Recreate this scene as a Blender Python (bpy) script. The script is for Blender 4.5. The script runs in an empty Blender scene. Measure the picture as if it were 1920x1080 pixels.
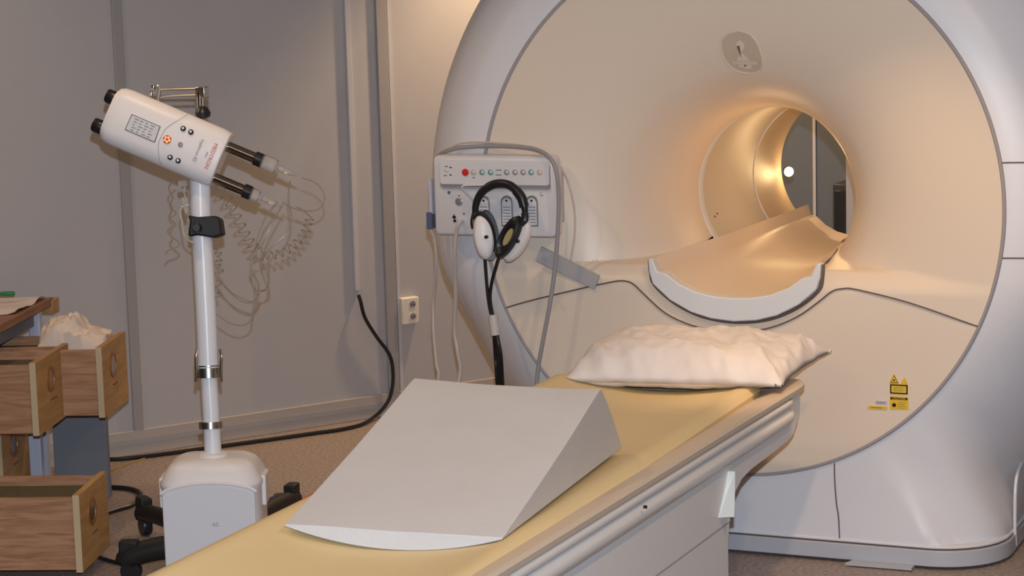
import bpy, math, random
from math import sin, cos, pi, sqrt, hypot, atan2, radians
from mathutils import Vector as V, Matrix, noise
random.seed(4)
SC=bpy.context.scene; COL=SC.collection

# ------------------------------------------------------------------ camera
F=4000.4; CAM=V((2.23184,-6.72530,1.93131))
R_=V((0.91279775,0.40750219,-0.02724374)); U_=V((-0.03289547,0.1398472,0.98962652)); D_=V((-0.40708494,0.90243267,-0.14105718))
cd=bpy.data.cameras.new('camera'); cam=bpy.data.objects.new('camera',cd); COL.objects.link(cam)
cd.sensor_width=36; cd.lens=F/1920*36; cd.clip_start=.05
mt=Matrix((R_,U_,-D_)).transposed().to_4x4(); mt.translation=CAM; cam.matrix_world=mt
SC.camera=cam
def at(px,py,axis,val):
    d=D_+(px-960)/F*R_+(540-py)/F*U_
    return CAM+d*((val-CAM[axis])/d[axis])
def dep(px,py,D):
    return CAM+(D_+(px-960)/F*R_+(540-py)/F*U_)*D

# ------------------------------------------------------------------ materials
def mat(name,col,rough=.5,metal=0,spec=.5,bump=0,bscale=200,var=0,vscale=8,trans=0,emit=None,estr=0,coat=0,ior=1.45,alpha=1,sss=0):
    m=bpy.data.materials.new(name); m.use_nodes=True; nt=m.node_tree; b=nt.nodes['Principled BSDF']
    b.inputs['Base Color'].default_value=(*col,1); b.inputs['Roughness'].default_value=rough; b.inputs['Metallic'].default_value=metal
    b.inputs['Specular IOR Level'].default_value=spec; b.inputs['IOR'].default_value=ior
    b.inputs['Transmission Weight'].default_value=trans; b.inputs['Coat Weight'].default_value=coat
    if emit: b.inputs['Emission Color'].default_value=(*emit,1); b.inputs['Emission Strength'].default_value=estr
    tc=nt.nodes.new('ShaderNodeTexCoord')
    if var:
        n=nt.nodes.new('ShaderNodeTexNoise'); n.inputs['Scale'].default_value=vscale; n.inputs['Detail'].default_value=4
        r=nt.nodes.new('ShaderNodeMix'); r.data_type='RGBA'
        r.inputs[6].default_value=(*[c*(1-var) for c in col],1); r.inputs[7].default_value=(*[min(1,c*(1+var)) for c in col],1)
        nt.links.new(tc.outputs['Object'],n.inputs['Vector']); nt.links.new(n.outputs['Fac'],r.inputs[0]); nt.links.new(r.outputs[2],b.inputs['Base Color'])
    if bump:
        n=nt.nodes.new('ShaderNodeTexNoise'); n.inputs['Scale'].default_value=bscale
        bp=nt.nodes.new('ShaderNodeBump'); bp.inputs['Strength'].default_value=bump; bp.inputs['Distance'].default_value=.002
        nt.links.new(tc.outputs['Object'],n.inputs['Vector']); nt.links.new(n.outputs['Fac'],bp.inputs['Height']); nt.links.new(bp.outputs['Normal'],b.inputs['Normal'])
    return m
def wood(name,c1,c2,scale=(2,2,30),rough=.5):
    m=mat(name,c1,rough); nt=m.node_tree; b=nt.nodes['Principled BSDF']
    tc=nt.nodes.new('ShaderNodeTexCoord'); mp=nt.nodes.new('ShaderNodeMapping'); mp.inputs['Scale'].default_value=scale
    n=nt.nodes.new('ShaderNodeTexNoise'); n.inputs['Scale'].default_value=1.2; n.inputs['Detail'].default_value=6; n.inputs['Distortion'].default_value=1.2
    r=nt.nodes.new('ShaderNodeValToRGB'); r.color_ramp.elements[0].position=.35; r.color_ramp.elements[1].position=.65
    r.color_ramp.elements[0].color=(*c1,1); r.color_ramp.elements[1].color=(*c2,1)
    nt.links.new(tc.outputs['Object'],mp.inputs[0]); nt.links.new(mp.outputs[0],n.inputs['Vector']); nt.links.new(n.outputs['Fac'],r.inputs[0]); nt.links.new(r.outputs[0],b.inputs['Base Color'])
    return m
M={}
M['wall']=mat('wall_paint',(.46,.45,.465),.65,bump=.1,bscale=300,var=.02)
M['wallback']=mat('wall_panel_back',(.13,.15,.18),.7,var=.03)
M['ceil']=mat('ceiling_paint',(.7,.68,.65),.8)
M['strip']=mat('cover_strip_grey',(.34,.325,.33),.5)
M['duct']=mat('white_duct',(.56,.545,.57),.45)
M['base']=mat('baseboard_vinyl',(.45,.40,.37),.5)
M['base2']=mat('baseboard_groove',(.38,.37,.37),.45)
M['cover']=mat('beige_cover_plastic',(.78,.66,.545),.38,var=.012,vscale=3)
M['shell']=mat('cool_white_shell_plastic',(.76,.755,.80),.38,var=.01,vscale=3)
M['liner']=mat('bore_liner_plastic',(.64,.56,.48),.42,coat=.0)
M['linerback']=mat('rear_liner_plastic',(.64,.50,.36),.42)
M['cap']=mat('cradle_white',(.72,.74,.78),.35)
M['trim']=mat('grey_base_trim',(.50,.51,.56),.35)
M['seam']=mat('dark_seam',(.16,.11,.09),.7)
M['seamg']=mat('grey_gasket',(.36,.33,.34),.6)
M['dark']=mat('black_rubber',(.012,.012,.013),.55)
M['black']=mat('black_plastic',(.015,.015,.018),.35)
M['blackgl']=mat('black_glossy_cable',(.012,.012,.014),.2)
M['tabletop']=mat('tabletop_offwhite',(.70,.58,.46),.4)
M['tablebody']=mat('table_body_plastic',(.88,.86,.86),.38,var=.01,vscale=2)
M['rail']=mat('table_rail_white',(.82,.80,.80),.3)
M['handle']=mat('white_lever',(.80,.82,.80),.35)
M['mattress']=mat('yellow_vinyl_mattress',(.84,.66,.36),.5,bump=.15,bscale=120,var=.03,vscale=3)
M['foam']=mat('white_coated_foam',(.655,.64,.655),.8,bump=.5,bscale=260,var=.05,vscale=7)
M['foamfront']=mat('pale_foam_bottom',(.85,.87,.88),.75,bump=.4,bscale=260)
M['pillow']=mat('white_cotton',(.80,.745,.735),.85,bump=.3,bscale=400)
M['metal']=mat('brushed_metal',(.55,.52,.48),.28,metal=1)
M['chrome']=mat('chrome',(.8,.78,.74),.12,metal=1)
M['pole']=mat('white_enamel_pole',(.80,.81,.86),.3)
M['inj']=mat('injector_offwhite',(.86,.83,.84),.38)
M['injgrey']=mat('injector_pale_panel',(.68,.68,.70),.4)
M['syr']=mat('clear_plastic',(.97,.95,.93),.08,trans=.85,ior=1.35)
M['tube']=mat('clear_tube_shaded_beige',(.33,.26,.20),.3)  # beige darkened, the tubes' shadows are mixed into the colour
M['tubew']=mat('white_tube',(.62,.56,.52),.4)
M['cablew']=mat('pale_cable',(.62,.52,.47),.45)
M['cableg']=mat('grey_cable',(.33,.315,.33),.45)
M['strap']=mat('grey_tape',(.42,.41,.42),.6)
M['box']=mat('control_box_plastic',(.72,.70,.72),.4)
M['boxside']=mat('control_box_side',(.55,.52,.52),.45)
M['boxshade']=mat('control_box_ledge_shade',(.36,.30,.29),.5)  # dark brown paints the shade below the button panel
M['slot']=mat('grey_metal_plate',(.38,.37,.38),.35,metal=.5)
M['ink']=mat('dark_ink',(.025,.02,.025),.7,spec=.2)
M['inkl']=mat('grey_ink',(.22,.24,.32),.6)
M['red']=mat('red_button',(.65,.03,.03),.35)
M['redink']=mat('red_ink',(.6,.08,.07),.5)
M['teal']=mat('teal_button',(.16,.34,.32),.35)
M['tan']=mat('tan_button',(.60,.45,.33),.4)
M['btn']=mat('grey_button',(.33,.30,.29),.35)
M['yellow']=mat('yellow_label',(.78,.52,.04),.4)
M['orange']=mat('amber_indicator',(.8,.15,.05),.3,emit=(1,.25,.08),estr=1.6)
M['blue']=mat('blue_grey_connector',(.10,.13,.22),.4)
M['woodl']=wood('light_oak',(.42,.235,.09),(.54,.32,.13),(3,3,30))
M['woodside']=wood('reddish_oak_side',(.33,.165,.085),(.50,.275,.16),(4,4,40))
M['woodedge']=mat('pale_plywood_edge',(.58,.45,.28),.55)
M['woodtop']=wood('dark_edge_wood',(.26,.12,.06),(.36,.18,.09),(3,3,30))
M['filler']=mat('hanging_files_olive',(.10,.085,.05),.8,var=.4,vscale=60)
M['frame']=mat('lavender_white_metal',(.52,.54,.66),.35)
M['greypanel']=mat('slate_grey_panel',(.17,.18,.21),.6,bump=.1,bscale=300)
M['paper']=mat('white_paper',(.78,.70,.66),.7)
M['cloth']=mat('cream_cloth',(.78,.66,.56),.85,bump=.3,bscale=200)
M['green']=mat('green_plastic',(.02,.22,.08),.4)
M['outlet']=mat('outlet_white',(.78,.72,.62),.35)
M['equip']=mat('charcoal_cabinet',(.035,.037,.042),.5)
M['lampglow']=mat('lamp_glow',(1,.95,.85),.4,emit=(1,.90,.72),estr=1.3)
M['yellowline']=mat('ochre_cord',(.45,.30,.06),.6)
# speckled floor
fm=mat('speckled_vinyl',(.4,.34,.30),.42); nt=fm.node_tree; b=nt.nodes['Principled BSDF']
tc=nt.nodes.new('ShaderNodeTexCoord'); n=nt.nodes.new('ShaderNodeTexNoise'); n.inputs['Scale'].default_value=70; n.inputs['Detail'].default_value=3
r=nt.nodes.new('ShaderNodeValToRGB'); r.color_ramp.elements[0].position=.35; r.color_ramp.elements[1].position=.62
r.color_ramp.elements[0].color=(.25,.195,.17,1); r.color_ramp.elements[1].color=(.40,.325,.29,1)
nt.links.new(tc.outputs['Object'],n.inputs['Vector']); nt.links.new(n.outputs['Fac'],r.inputs[0]); nt.links.new(r.outputs[0],b.inputs['Base Color'])
M['floor']=fm

# ------------------------------------------------------------------ object helpers
ROOT={}
def empty(name,loc,label,cat,group=None):
    o=bpy.data.objects.new(name,None); COL.objects.link(o); o.location=loc; o['label']=label; o['category']=cat
    if group: o['group']=group
    o.empty_display_size=.05; ROOT[o]=V(loc); return o
def tag(o,label,cat,group=None):
    o['label']=label; o['category']=cat
    if group: o['group']=group
    return o
class MB:
    def __init__(s): s.v=[]; s.f=[]
    def add(s,vs,fs):
        k=len(s.v); s.v+= [V(p) for p in vs]; s.f+=[[i+k for i in f] for f in fs]; return s
    def box(s,lo,hi,mtx=None):
        x0,y0,z0=lo; x1,y1,z1=hi
        vs=[V(p) for p in ((x0,y0,z0),(x1,y0,z0),(x1,y1,z0),(x0,y1,z0),(x0,y0,z1),(x1,y0,z1),(x1,y1,z1),(x0,y1,z1))]
        if mtx: vs=[mtx@p for p in vs]
        return s.add(vs,[(0,3,2,1),(4,5,6,7),(0,1,5,4),(1,2,6,5),(2,3,7,6),(3,0,4,7)])
    def loft(s,secs,cap=True,closed=True):
        n=len(secs[0]); k=len(s.v)
        for c in secs: s.v+=[V(p) for p in c]
        for i in range(len(secs)-1):
            for j in range(n if closed else n-1):
                a=k+i*n+j; b_=k+i*n+(j+1)%n; s.f.append([a,b_,b_+n,a+n])
        if cap and closed:
            s.f.append([k+j for j in range(n)][::-1]); s.f.append([k+(len(secs)-1)*n+j for j in range(n)])
        return s
    def prism(s,pts,fn,h0,h1):      # pts 2D, fn(a,b,h)->world
        return s.loft([[fn(a,b_,h0) for a,b_ in pts],[fn(a,b_,h1) for a,b_ in pts]])
    def tube(s,pts,r,n=10,smooth=6,taper=None):
        P=cr(pts,smooth) if smooth else [V(p) for p in pts]
        secs=[]; up=V((0.13,.21,.97)).normalized()
        prev=None
        for i,p in enumerate(P):
            t=(P[min(i+1,len(P)-1)]-P[max(i-1,0)])
            if t.length<1e-9: t=V((0,0,1))
            t.normalize()
            if prev is None: a=t.cross(up); 
            else: a=prev-t*prev.dot(t)
            if a.length<1e-5: a=t.cross(V((1,0,0)))
            a.normalize(); prev=a; b_=t.cross(a)
            rr=r if taper is None else r*taper(i/(len(P)-1))
            secs.append([p+(a*cos(2*pi*j/n)+b_*sin(2*pi*j/n))*rr for j in range(n)])
        return s.loft(secs)
    def lathe(s,prof,o,axis,n=24,xd=None):     # prof: (r,h)
        axis=V(axis).normalized(); a=V(xd) if xd else axis.orthogonal(); a.normalize(); b_=axis.cross(a)
        secs=[[V(o)+axis*h+(a*cos(2*pi*j/n)+b_*sin(2*pi*j/n))*max(rr,1e-4) for j in range(n)] for rr,h in prof]
        return s.loft(secs)
def cr(pts,k=6):
    P=[V(p) for p in pts]
    if len(P)<3: return P
    out=[]
    for i in range(len(P)-1):
        p0=P[max(i-1,0)];p1=P[i];p2=P[i+1];p3=P[min(i+2,len(P)-1)]
        for j in range(k):
            t=j/k
            out.append(.5*((2*p1)+(-p0+p2)*t+(2*p0-5*p1+4*p2-p3)*t*t+(-p0+3*p1-3*p2+p3)*t**3))
    out.append(P[-1]); return out
def obj(name,mb,m,parent=None,smooth=35,bevel=0,label=None,seg=2,recalc=True,sub=0):
    root=parent
    while root is not None and root.parent is not None: root=root.parent
    off=ROOT.get(root,V((0,0,0))) if root else V((0,0,0))
    me=bpy.data.meshes.new(name)
    if root is None:      # own origin at the base centre
        xs=[p.x for p in mb.v]; ys=[p.y for p in mb.v]; zs=[p.z for p in mb.v]
        off=V(((min(xs)+max(xs))/2,(min(ys)+max(ys))/2,min(zs)))
    me.from_pydata([tuple(p-off) for p in mb.v],[],mb.f); me.validate()
    if recalc:
        import bmesh
        bm=bmesh.new(); bm.from_mesh(me); bmesh.ops.recalc_face_normals(bm,faces=bm.faces); bm.to_mesh(me); bm.free()
    me.materials.append(M[m] if isinstance(m,str) else m)
    o=bpy.data.objects.new(name,me); COL.objects.link(o)
    if root is None: o.location=off; ROOT[o]=off
    else: o.parent=parent
    if smooth:
        me.shade_smooth()
        try: me.set_sharp_from_angle(angle=radians(smooth))
        except Exception: pass
    if bevel:
        md=o.modifiers.new('bevel','BEVEL'); md.width=bevel; md.segments=seg; md.limit_method='ANGLE'; md.angle_limit=radians(40)
        md.harden_normals=False
    if sub:
        md=o.modifiers.new('sub','SUBSURF'); md.levels=sub; md.render_levels=sub
    if label: o['label']=label
    return o
def struct(name,mb,m,**k):
    o=obj(name,mb,m,**k); o['kind']='structure'; return o
def text(name,s,size,o3,xd,yd,m,parent,align='CENTER'):
    xd=V(xd).normalized(); yd=V(yd).normalized(); zd=xd.cross(yd)
    c=bpy.data.curves.new(name,'FONT'); c.body=s; c.size=size; c.align_x=align; c.align_y='CENTER'; c.extrude=.0002
    t=bpy.data.objects.new(name+'_tmp',c); COL.objects.link(t); bpy.context.view_layer.update()
    me=bpy.data.meshes.new_from_object(t.evaluated_get(bpy.context.evaluated_depsgraph_get()))
    COL.objects.unlink(t); bpy.data.objects.remove(t)
    mx=Matrix((xd,yd,zd)).transposed()
    mb=MB(); mb.add([V(o3)+mx@v.co for v in me.vertices],[list(p.vertices) for p in me.polygons])
    bpy.data.meshes.remove(me)
    return obj(name,mb,m,parent,smooth=0,recalc=False)
def rrect(w,h,r,n=5,cx=0,cy=0):
    pts=[]
    for sx,sy,a0 in ((1,1,0),(-1,1,pi/2),(-1,-1,pi),(1,-1,3*pi/2)):
        for i in range(n+1):
            a=a0+pi/2*i/n; pts.append((cx+sx*(w/2-r)+r*cos(a),cy+sy*(h/2-r)+r*sin(a)))
    return pts
def basis(o,x,y,z):
    o=V(o);x=V(x);y=V(y);z=V(z)
    return lambda a,b_,c: o+x*a+y*b_+z*c

# ------------------------------------------------------------------ room
CEIL=2.85
def wd(y): return -2.279+(y-1.648)*.638     # left wall line x(y)
YB=3.4; YF=-8.6; XR=3.6
wl=V((.638,1,0)).normalized(); wn=V((wl.y,-wl.x,0))  # wall direction and inward normal
m=MB().box((-8.2,YF,-.1),(XR+.1,YB+.1,0)); struct('floor',m,'floor')
m=MB().box((-8.2,YF,CEIL),(XR+.1,YB+.1,CEIL+.1)); struct('ceiling',m,'ceil')
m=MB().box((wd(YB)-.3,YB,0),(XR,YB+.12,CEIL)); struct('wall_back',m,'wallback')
m=MB().box((XR,YF,0),(XR+.12,YB,CEIL)); struct('wall_right',m,'wall')
m=MB().box((-8.2,YF-.12,0),(XR,YF,CEIL)); struct('wall_front',m,'wall')
a=V((wd(YB),YB,0)); b_=V((wd(YF),YF,0))
m=MB(); m.prism([(0,0),(0,0)],lambda *q:V((0,0,0)),0,0); m=MB()
o3=V((wd(YF),YF,0)); Lw=(V((wd(YB),YB,0))-o3).length
W=lambda s,t,z: o3+wl*s+wn*t+V((0,0,z))      # wall coords: along, out of wall, up
def wbox(mb,s0,s1,t0,t1,z0,z1):
    return mb.prism([(s0,t0),(s1,t0),(s1,t1),(s0,t1)],lambda a,b_,h: W(a,b_,h),z0,z1)
struct('wall_left',wbox(MB(),0,Lw,-.12,0,0,CEIL),'wall')
def wallhit(px,py,t=0):
    d=D_+(px-960)/F*R_+(540-py)/F*U_; k=((o3+wn*t-CAM).dot(wn))/d.dot(wn); p=CAM+d*k
    return p,(p-o3).dot(wl)
def ws(px,py=400): return wallhit(px,py)[1]
# vertical cover strips
i=0
for x0,x1,py,t,mm,ztop,zb in ((228,247,400,.012,'strip',CEIL,.1),(715,735,400,.018,'strip',CEIL,.1)):
    i+=1; struct('trim_%d'%i,wbox(MB(),ws(x0,py),ws(x1,py),0,t,zb,ztop),mm,bevel=.003)
struct('trim_3',wbox(MB(),ws(738,400),ws(744,400),0,.008,.1,CEIL),'duct')
# cable duct with the black cable coming out of its foot
p,s0=wallhit(663,545); s1=ws(673,545)
duct=struct('trim_4',wbox(MB(),s0,s1,0,.018,p.z,CEIL),'duct',bevel=.003)
# baseboard with groove
bs1=ws(757,720)+.0
b1=struct('baseboard_left',wbox(MB(),0,Lw,0,.012,0,.105),'base',bevel=.003)
obj('baseboard_groove',wbox(MB(),0,Lw,.012,.015,.045,.068),'base2',b1)
# wall outlet
p,s0=wallhit(746,558); p2,s1=wallhit(780,604)
ot=empty('wall_outlet',W((s0+s1)/2,0,p2.z),'white double socket outlet with plug mounted on the wall beside the scanner','socket outlet')
obj('outlet_plate',wbox(MB(),s0,s1,0,.035,p2.z,p.z),'outlet',ot,bevel=.006)
zc=(p.z+p2.z)/2
for dz in (.028,-.028):
    c=W((s0+s1)/2+.01,.035,zc+dz)
    so=obj('socket',MB().lathe([(.019,0),(.019,.002),(.016,.002),(.015,-.001)],c,wn,20),'duct',ot)
    for dx in (-.007,.007): obj('contact_hole',MB().lathe([(.0028,0),(.0028,.003)],c+wl*dx,wn,8),'ink',so)
# back wall panels seen through the bore
p=at(1527,300,1,YB); 
struct('trim_5',MB().box((p.x-.006,YB-.008,0),(p.x+.008,YB,CEIL)),'duct')
p=at(1586,300,1,YB-.5); p2=at(1608,300,1,YB-.5)
struct('trim_6',MB().box((p.x-.0,YB-.5,0),(p2.x+.02,YB,CEIL)),'wall')
e=empty('equipment_rack',((at(1560,380,1,YB-.35)).x+.1,YB-.3,0),'charcoal equipment rack standing behind the scanner, seen through the bore','equipment cabinet')
q0=at(1561,345,1,YB-.4)
obj('rack_body',MB().box((q0.x,YB-.4,.03),(q0.x+.075,YB-.02,q0.z)),'equip',e,bevel=.006)
obj('rack_door',MB().box((q0.x+.01,YB-.41,.07),(q0.x+.065,YB-.4,q0.z-.03)),'black',e,bevel=.003)
obj('rack_plinth',MB().box((q0.x+.01,YB-.39,0),(q0.x+.07,YB-.03,.03)),'black',e)

# ------------------------------------------------------------------ MRI scanner
ZC=1.177
sc=empty('mri_scanner',(0,0,0),'large white and beige ring-shaped MRI scanner with lit round bore on the floor','MRI scanner')
def interp(T,x):
    if x<=T[0][0]: return T[0][1]
    for (a,fa),(b_,fb) in zip(T,T[1:]):
        if x<=b_:
            t=(x-a)/(b_-a); return fa+(fb-fa)*t
    return T[-1][1]
def smoothT(T,k=8):
    P=cr([V((a,b_,0)) for a,b_ in T],k); return [(p.x,p.y) for p in P]
FUN=smoothT([(.300,.55),(.305,.49),(.318,.41),(.338,.325),(.368,.245),(.408,.178),(.455,.128),(.52,.086),(.60,.053),(.70,.028),(.80,.012),(.905,0)])
def shelf(x,z):
    # the apron below the bore stands forward and rounds back into the funnel
    zz=z
    if zz<.90: return 0
    if zz<.970: return .05*((zz-.90)/.07)**2
    return .05+ (zz-.970)/.05*.62
def smin(a,b_,k):
    h=max(0,min(1,.5+.5*(b_-a)/k)); return b_*(1-h)+a*h-k*h*(1-h)
CX0=.015
CRO=[(-.300,1.0),(-.297,.955),(-.285,.915),(-.225,.862),(-.15,.823),(-.08,.804),(0,.797),(.08,.804),(.15,.823),(.225,.862),(.285,.915),(.297,.955),(.300,1.0)]
CRI=[(-.285,1.0),(-.268,.957),(-.238,.951),(-.19,.917),(-.13,.892),(-.07,.880),(0,.876),(.07,.880),(.13,.892),(.19,.917),(.238,.951),(.268,.957),(.285,1.0)]
NR,NP=230,720
mb=MB(); radii=[.300+(.905-.300)*(i/NR)**1.15 for i in range(NR+1)]
for r0 in radii:
    for j in range(NP):
        a=2*pi*j/NP; x=r0*cos(a); z=ZC+r0*sin(a); y=interp(FUN,r0)
        ys=shelf(x,z); y=smin(y,ys,.02) if ys<.8 else y
        mb.v.append(V((x,max(y,-.004) if r0<.9 else 0,z)))
midarc=[((a[0]+b_[0])/2+CX0,(a[1]+b_[1])/2) for a,b_ in zip(CRO,CRI)]
def tray_w(y): return interp([(0,1.0),(.25,.93),(.5,.80),(.62,.775),(2,.775)],y)
def inside_open(x,y,z):
    k=tray_w(y)
    if z>1.0 or abs(x-CX0)>.284*k: return False
    return z>interp(midarc,(x-CX0)/k+CX0)
for i in range(NR):
    for j in range(NP):
        q=[i*NP+j,i*NP+(j+1)%NP,(i+1)*NP+(j+1)%NP,(i+1)*NP+j]
        c=sum((mb.v[k] for k in q),V((0,0,0)))/4
        if inside_open(c.x,c.y,c.z): continue
        mb.f.append(q)
fc=obj('front_cover',mb,'cover',sc,smooth=50,label='beige funnel-shaped front cover')
# bezel gasket round the disc
mb=MB(); pts=[(.905*cos(2*pi*i/200),-.001,ZC+.905*sin(2*pi*i/200)) for i in range(201)]
obj('cover_gasket',mb.tube(pts,.0065,8,0),'seamg',sc,label='thin grey gasket around the beige cover')
# apron seam
S=[(-.826,.810),(-.722,.841),(-.55,.885),(-.421,.915),(-.375,.918),(-.344,.907),(-.30,.868),(-.23,.812),(-.14,.776),(-.05,.763),(.05,.763),(.14,.78),(.23,.82),(.30,.87),(.346,.907),(.38,.917),(.43,.916),(.60,.88),(.80,.818),(.824,.812)]
S=[p for p in S if hypot(p[0],p[1]-ZC)<.904]
obj('apron_seam',MB().tube([(p.x,min(interp(FUN,max(.3,hypot(p.x,p.z-ZC))),shelf(p.x,p.z))-.0045,p.z) for p in cr([V((x,0,z)) for x,z in S],4)],.0028,6,0),'seam',sc,label='thin dark joint line across the front cover')
# outer shell
YS=[(0,0),(.012,.0),(.04,.008),(.10,.020),(.16,.055),(.24,.125),(.30,.215),(.345,.31),(.375,.42),(.39,.55),(.395,.8),(.395,1.5),(.37,1.58),(.30,1.62)]
def foothw(y):
    rr=.24
    if y<rr: return .64+sqrt(max(0,rr*rr-(rr-y)**2))
    if y>1.6-rr: 
        d=y-(1.6-rr); return .64+sqrt(max(0,rr*rr-min(d,rr)**2))
    return .88
BOT=.068
def contour(y,rr,n=360,extra=0,bot=BOT):
    out=[]; w=foothw(min(y,1.6))+extra; 
    for j in range(n):
        a=2*pi*j/n; c,s=cos(a),sin(a)
        if s<0:
            bd=w/max(abs(c),1e-4); k=.05
            ramp=min(1,max(0,(-s-.25)/.2))
            bd=bd*ramp+rr*.8*(1-ramp)
            h=max(0,min(1,.5+.5*(rr-bd)/k)); q=bd*(1-h)+rr*h+k*h*(1-h)
            lim=(ZC-bot)/max(-s,1e-4); q=min(q,lim)
        else: q=rr
        out.append(V((q*c,y,ZC+q*s)))
    return out
secs=[[V((.905*cos(2*pi*j/360),0,ZC+.905*sin(2*pi*j/360))) for j in range(360)]]
for dr,y in YS[1:]: secs.append(contour(y if dr else 0.0005,.905+dr))
# extra front levels for the rounded foot corner
lv=sorted(set([0.0005,.008,.02,.035,.055,.075,.1,.13,.165,.2,.24,.3,.36,.42,.5,.65,.9,1.36,1.44,1.5,1.55,1.58,1.6]))
PY=smoothT([(y,dr) for dr,y in [(0.012,0.0005)]+YS[2:12]],6)
NC=1080
def sstep(a,b_,t):
    t=max(0,min(1,(t-a)/(b_-a))); return t*t*(3-2*t)
edge=contour(.0005,.905+.0005,NC)
DRY=smoothT([(dr,y) for dr,y in YS[:9]],6)
def recess(x,z):
    dr=hypot(x,z-ZC)-.905
    return min(.16,interp(DRY,max(0,dr)))*sstep(.10,.50,z)
eo=[recess(p.x,p.z) for p in edge]
secs=[[V((.905*cos(2*pi*j/NC),0,ZC+.905*sin(2*pi*j/NC))) for j in range(NC)]]
for k in range(1,13):
    t=k/12; row=[]
    for j in range(NC):
        p=secs[0][j].lerp(edge[j],t); row.append(V((p.x,recess(p.x,p.z),p.z)))
    secs.append(row)
for y in lv[1:]:
    row=contour(y,.905+(interp(PY,y) if y<1.5 else .395-.1*((y-1.5)/.1)**2),NC)
    secs.append([V((p.x,y+eo[j]*(1-y/1.6)**3,p.z)) for j,p in enumerate(row)])
for it in range(60):
    new=[row[:] for row in secs]
    for k in range(1,len(secs)-9):
        for j in range(NC//2,NC):
            p=secs[k][j]; w_=sstep(.085,.28,p.z)*(1-sstep(.60,.95,p.z))*min(1,k/3)
            if w_>0: new[k][j]=p.lerp((secs[k-1][j]+secs[k+1][j])/2,.5*w_)
    secs=new
secs.append([V((.33*cos(2*pi*j/NC),1.6,ZC+.33*sin(2*pi*j/NC))) for j in range(NC)])
mb=MB().loft(secs,cap=False)
obj('outer_shell',mb,'shell',sc,smooth=40,label='cool white outer housing widening into a foot')
# base trim and plinth
def ring2(zb,zt,extra,name,m_):
    mb=MB(); outl=[]
    ysamp=[.0005,.004,.012,.025,.045,.07,.1,.14,.19,.24]
    for y in ysamp: outl.append((foothw(y)+extra, y-extra))
    pts=[(w,y) for w,y in outl]+[(.88+extra,1.36)]+[(foothw(1.36+t)+extra,1.36+t) for t in (.08,.14,.19,.22,.235)]
    loop=pts+[(-w,y) for w,y in pts[::-1]]
    mb.prism(loop,lambda a,b_,h:V((a,b_,h)),zb,zt); return obj(name,mb,m_,sc,smooth=30,bevel=.003,label=None)
ring2(.010,.064,.012,'base_trim','trim')
ring2(.064,.069,.002,'base_joint','seam')
ring2(.069,.078,.006,'base_moulding','shell')
ring2(0,.010,-.02,'plinth','black')
# seams on the shell
def shellpt(x,z,out=.001):
    """front point of the shell for x,z outside the disc"""
    a=atan2(z-ZC,x); rr=hypot(x,z-ZC)
    j=int(round(a/(2*pi)*NC))%NC
    prev=None
    for s_ in secs[:-1]:
        q=s_[j]; d=hypot(q.x,q.z-ZC)
        if d>=rr-1e-6:
            if prev is None: return V((x,-out,z))
            d0=hypot(prev.x,prev.z-ZC); t=(rr-d0)/max(d-d0,1e-6)
            return V((x,prev.y+(q.y-prev.y)*t-out,z))
        prev=q
    return V((x,prev.y,z))
for zz in (1.334,1.032):
    obj('shell_seam',MB().tube([shellpt(x,zz) for x in [sqrt(.905**2-(zz-ZC)**2)+.003+i*.012 for i in range(24)]],.0025,6,0),'seam',sc,label='thin dark horizontal joint line')
obj('shell_seam',MB().tube([(.351,-.001,.333),(.352,-.001,.27),(.357,-.001,.2),(.364,-.001,.15),(.367,-.001,.079)],0.0022,6,4),'seam',sc,label='thin dark vertical joint line below the disc')
# side hatch edge low at the right
p0=at(1903,1000,1,.66); 
hp=[at(px,py,0,.889) for px,py in ((1904,1022),(1903,1000),(1903,960),(1904,915),(1908,888),(1916,870),(1928,858))]
obj('side_hatch_edge',MB().tube(hp,.006,8,4),'cap',sc,label='white edge of the low side hatch')
# bore
TL=1.60
def ring(r0,y): return [V((r0*cos(2*pi*j/128),y,ZC+r0*sin(2*pi*j/128))) for j in range(128)]
obj('bore_lip',MB().loft([ring(.300,.548),ring(.2985,.552),ring(.300,.60)],cap=False),'cap',sc,recalc=False,label='white inner lip at the mouth of the bore')
obj('bore_liner',MB().loft([ring(.300,.60),ring(.300,1.20)],cap=False),'liner',sc,recalc=False,label='pale smooth tube lining')
obj('liner_joint',MB().tube([(.2995*cos(2*pi*j/96),1.20,ZC+.2995*sin(2*pi*j/96)) for j in range(97)],0.0022,6,0),'cap',sc,label='pale joint ring inside the bore')
obj('rear_liner',MB().loft([ring(.300,1.20),ring(.299,1.35),ring(.297,1.5),ring(.299,1.56),ring(.33,1.60)],cap=False),'linerback',sc,recalc=False,label='warm tan rear end of the bore')
for px,py in ((1369,401),(1346,406)):
    pass
for yy,zz in ((.70,1.075),(.665,1.068)):
    x=-sqrt(.3**2-(zz-ZC)**2); nrm=V((-x,0,ZC-zz)).normalized()
    obj('liner_hole',MB().lathe([(.004,0),(.004,.0012)],(x,yy,zz),nrm,12),'ink',sc)
# bore lamp near the rear
lp=V((-.280,1.585,1.150))
bl=obj('bore_lamp',MB().lathe([(.0,0),(.021,.002),(.024,.008),(.022,.014)],lp,V((.6,-.8,0)),24),'equip',sc,label='small round lamp at the rear of the bore')
obj('lamp_lens',MB().lathe([(.021,.012),(.019,.018),(.010,.022),(.0,.023)],lp,V((.6,-.8,0)),24),'lampglow',bl)
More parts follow.
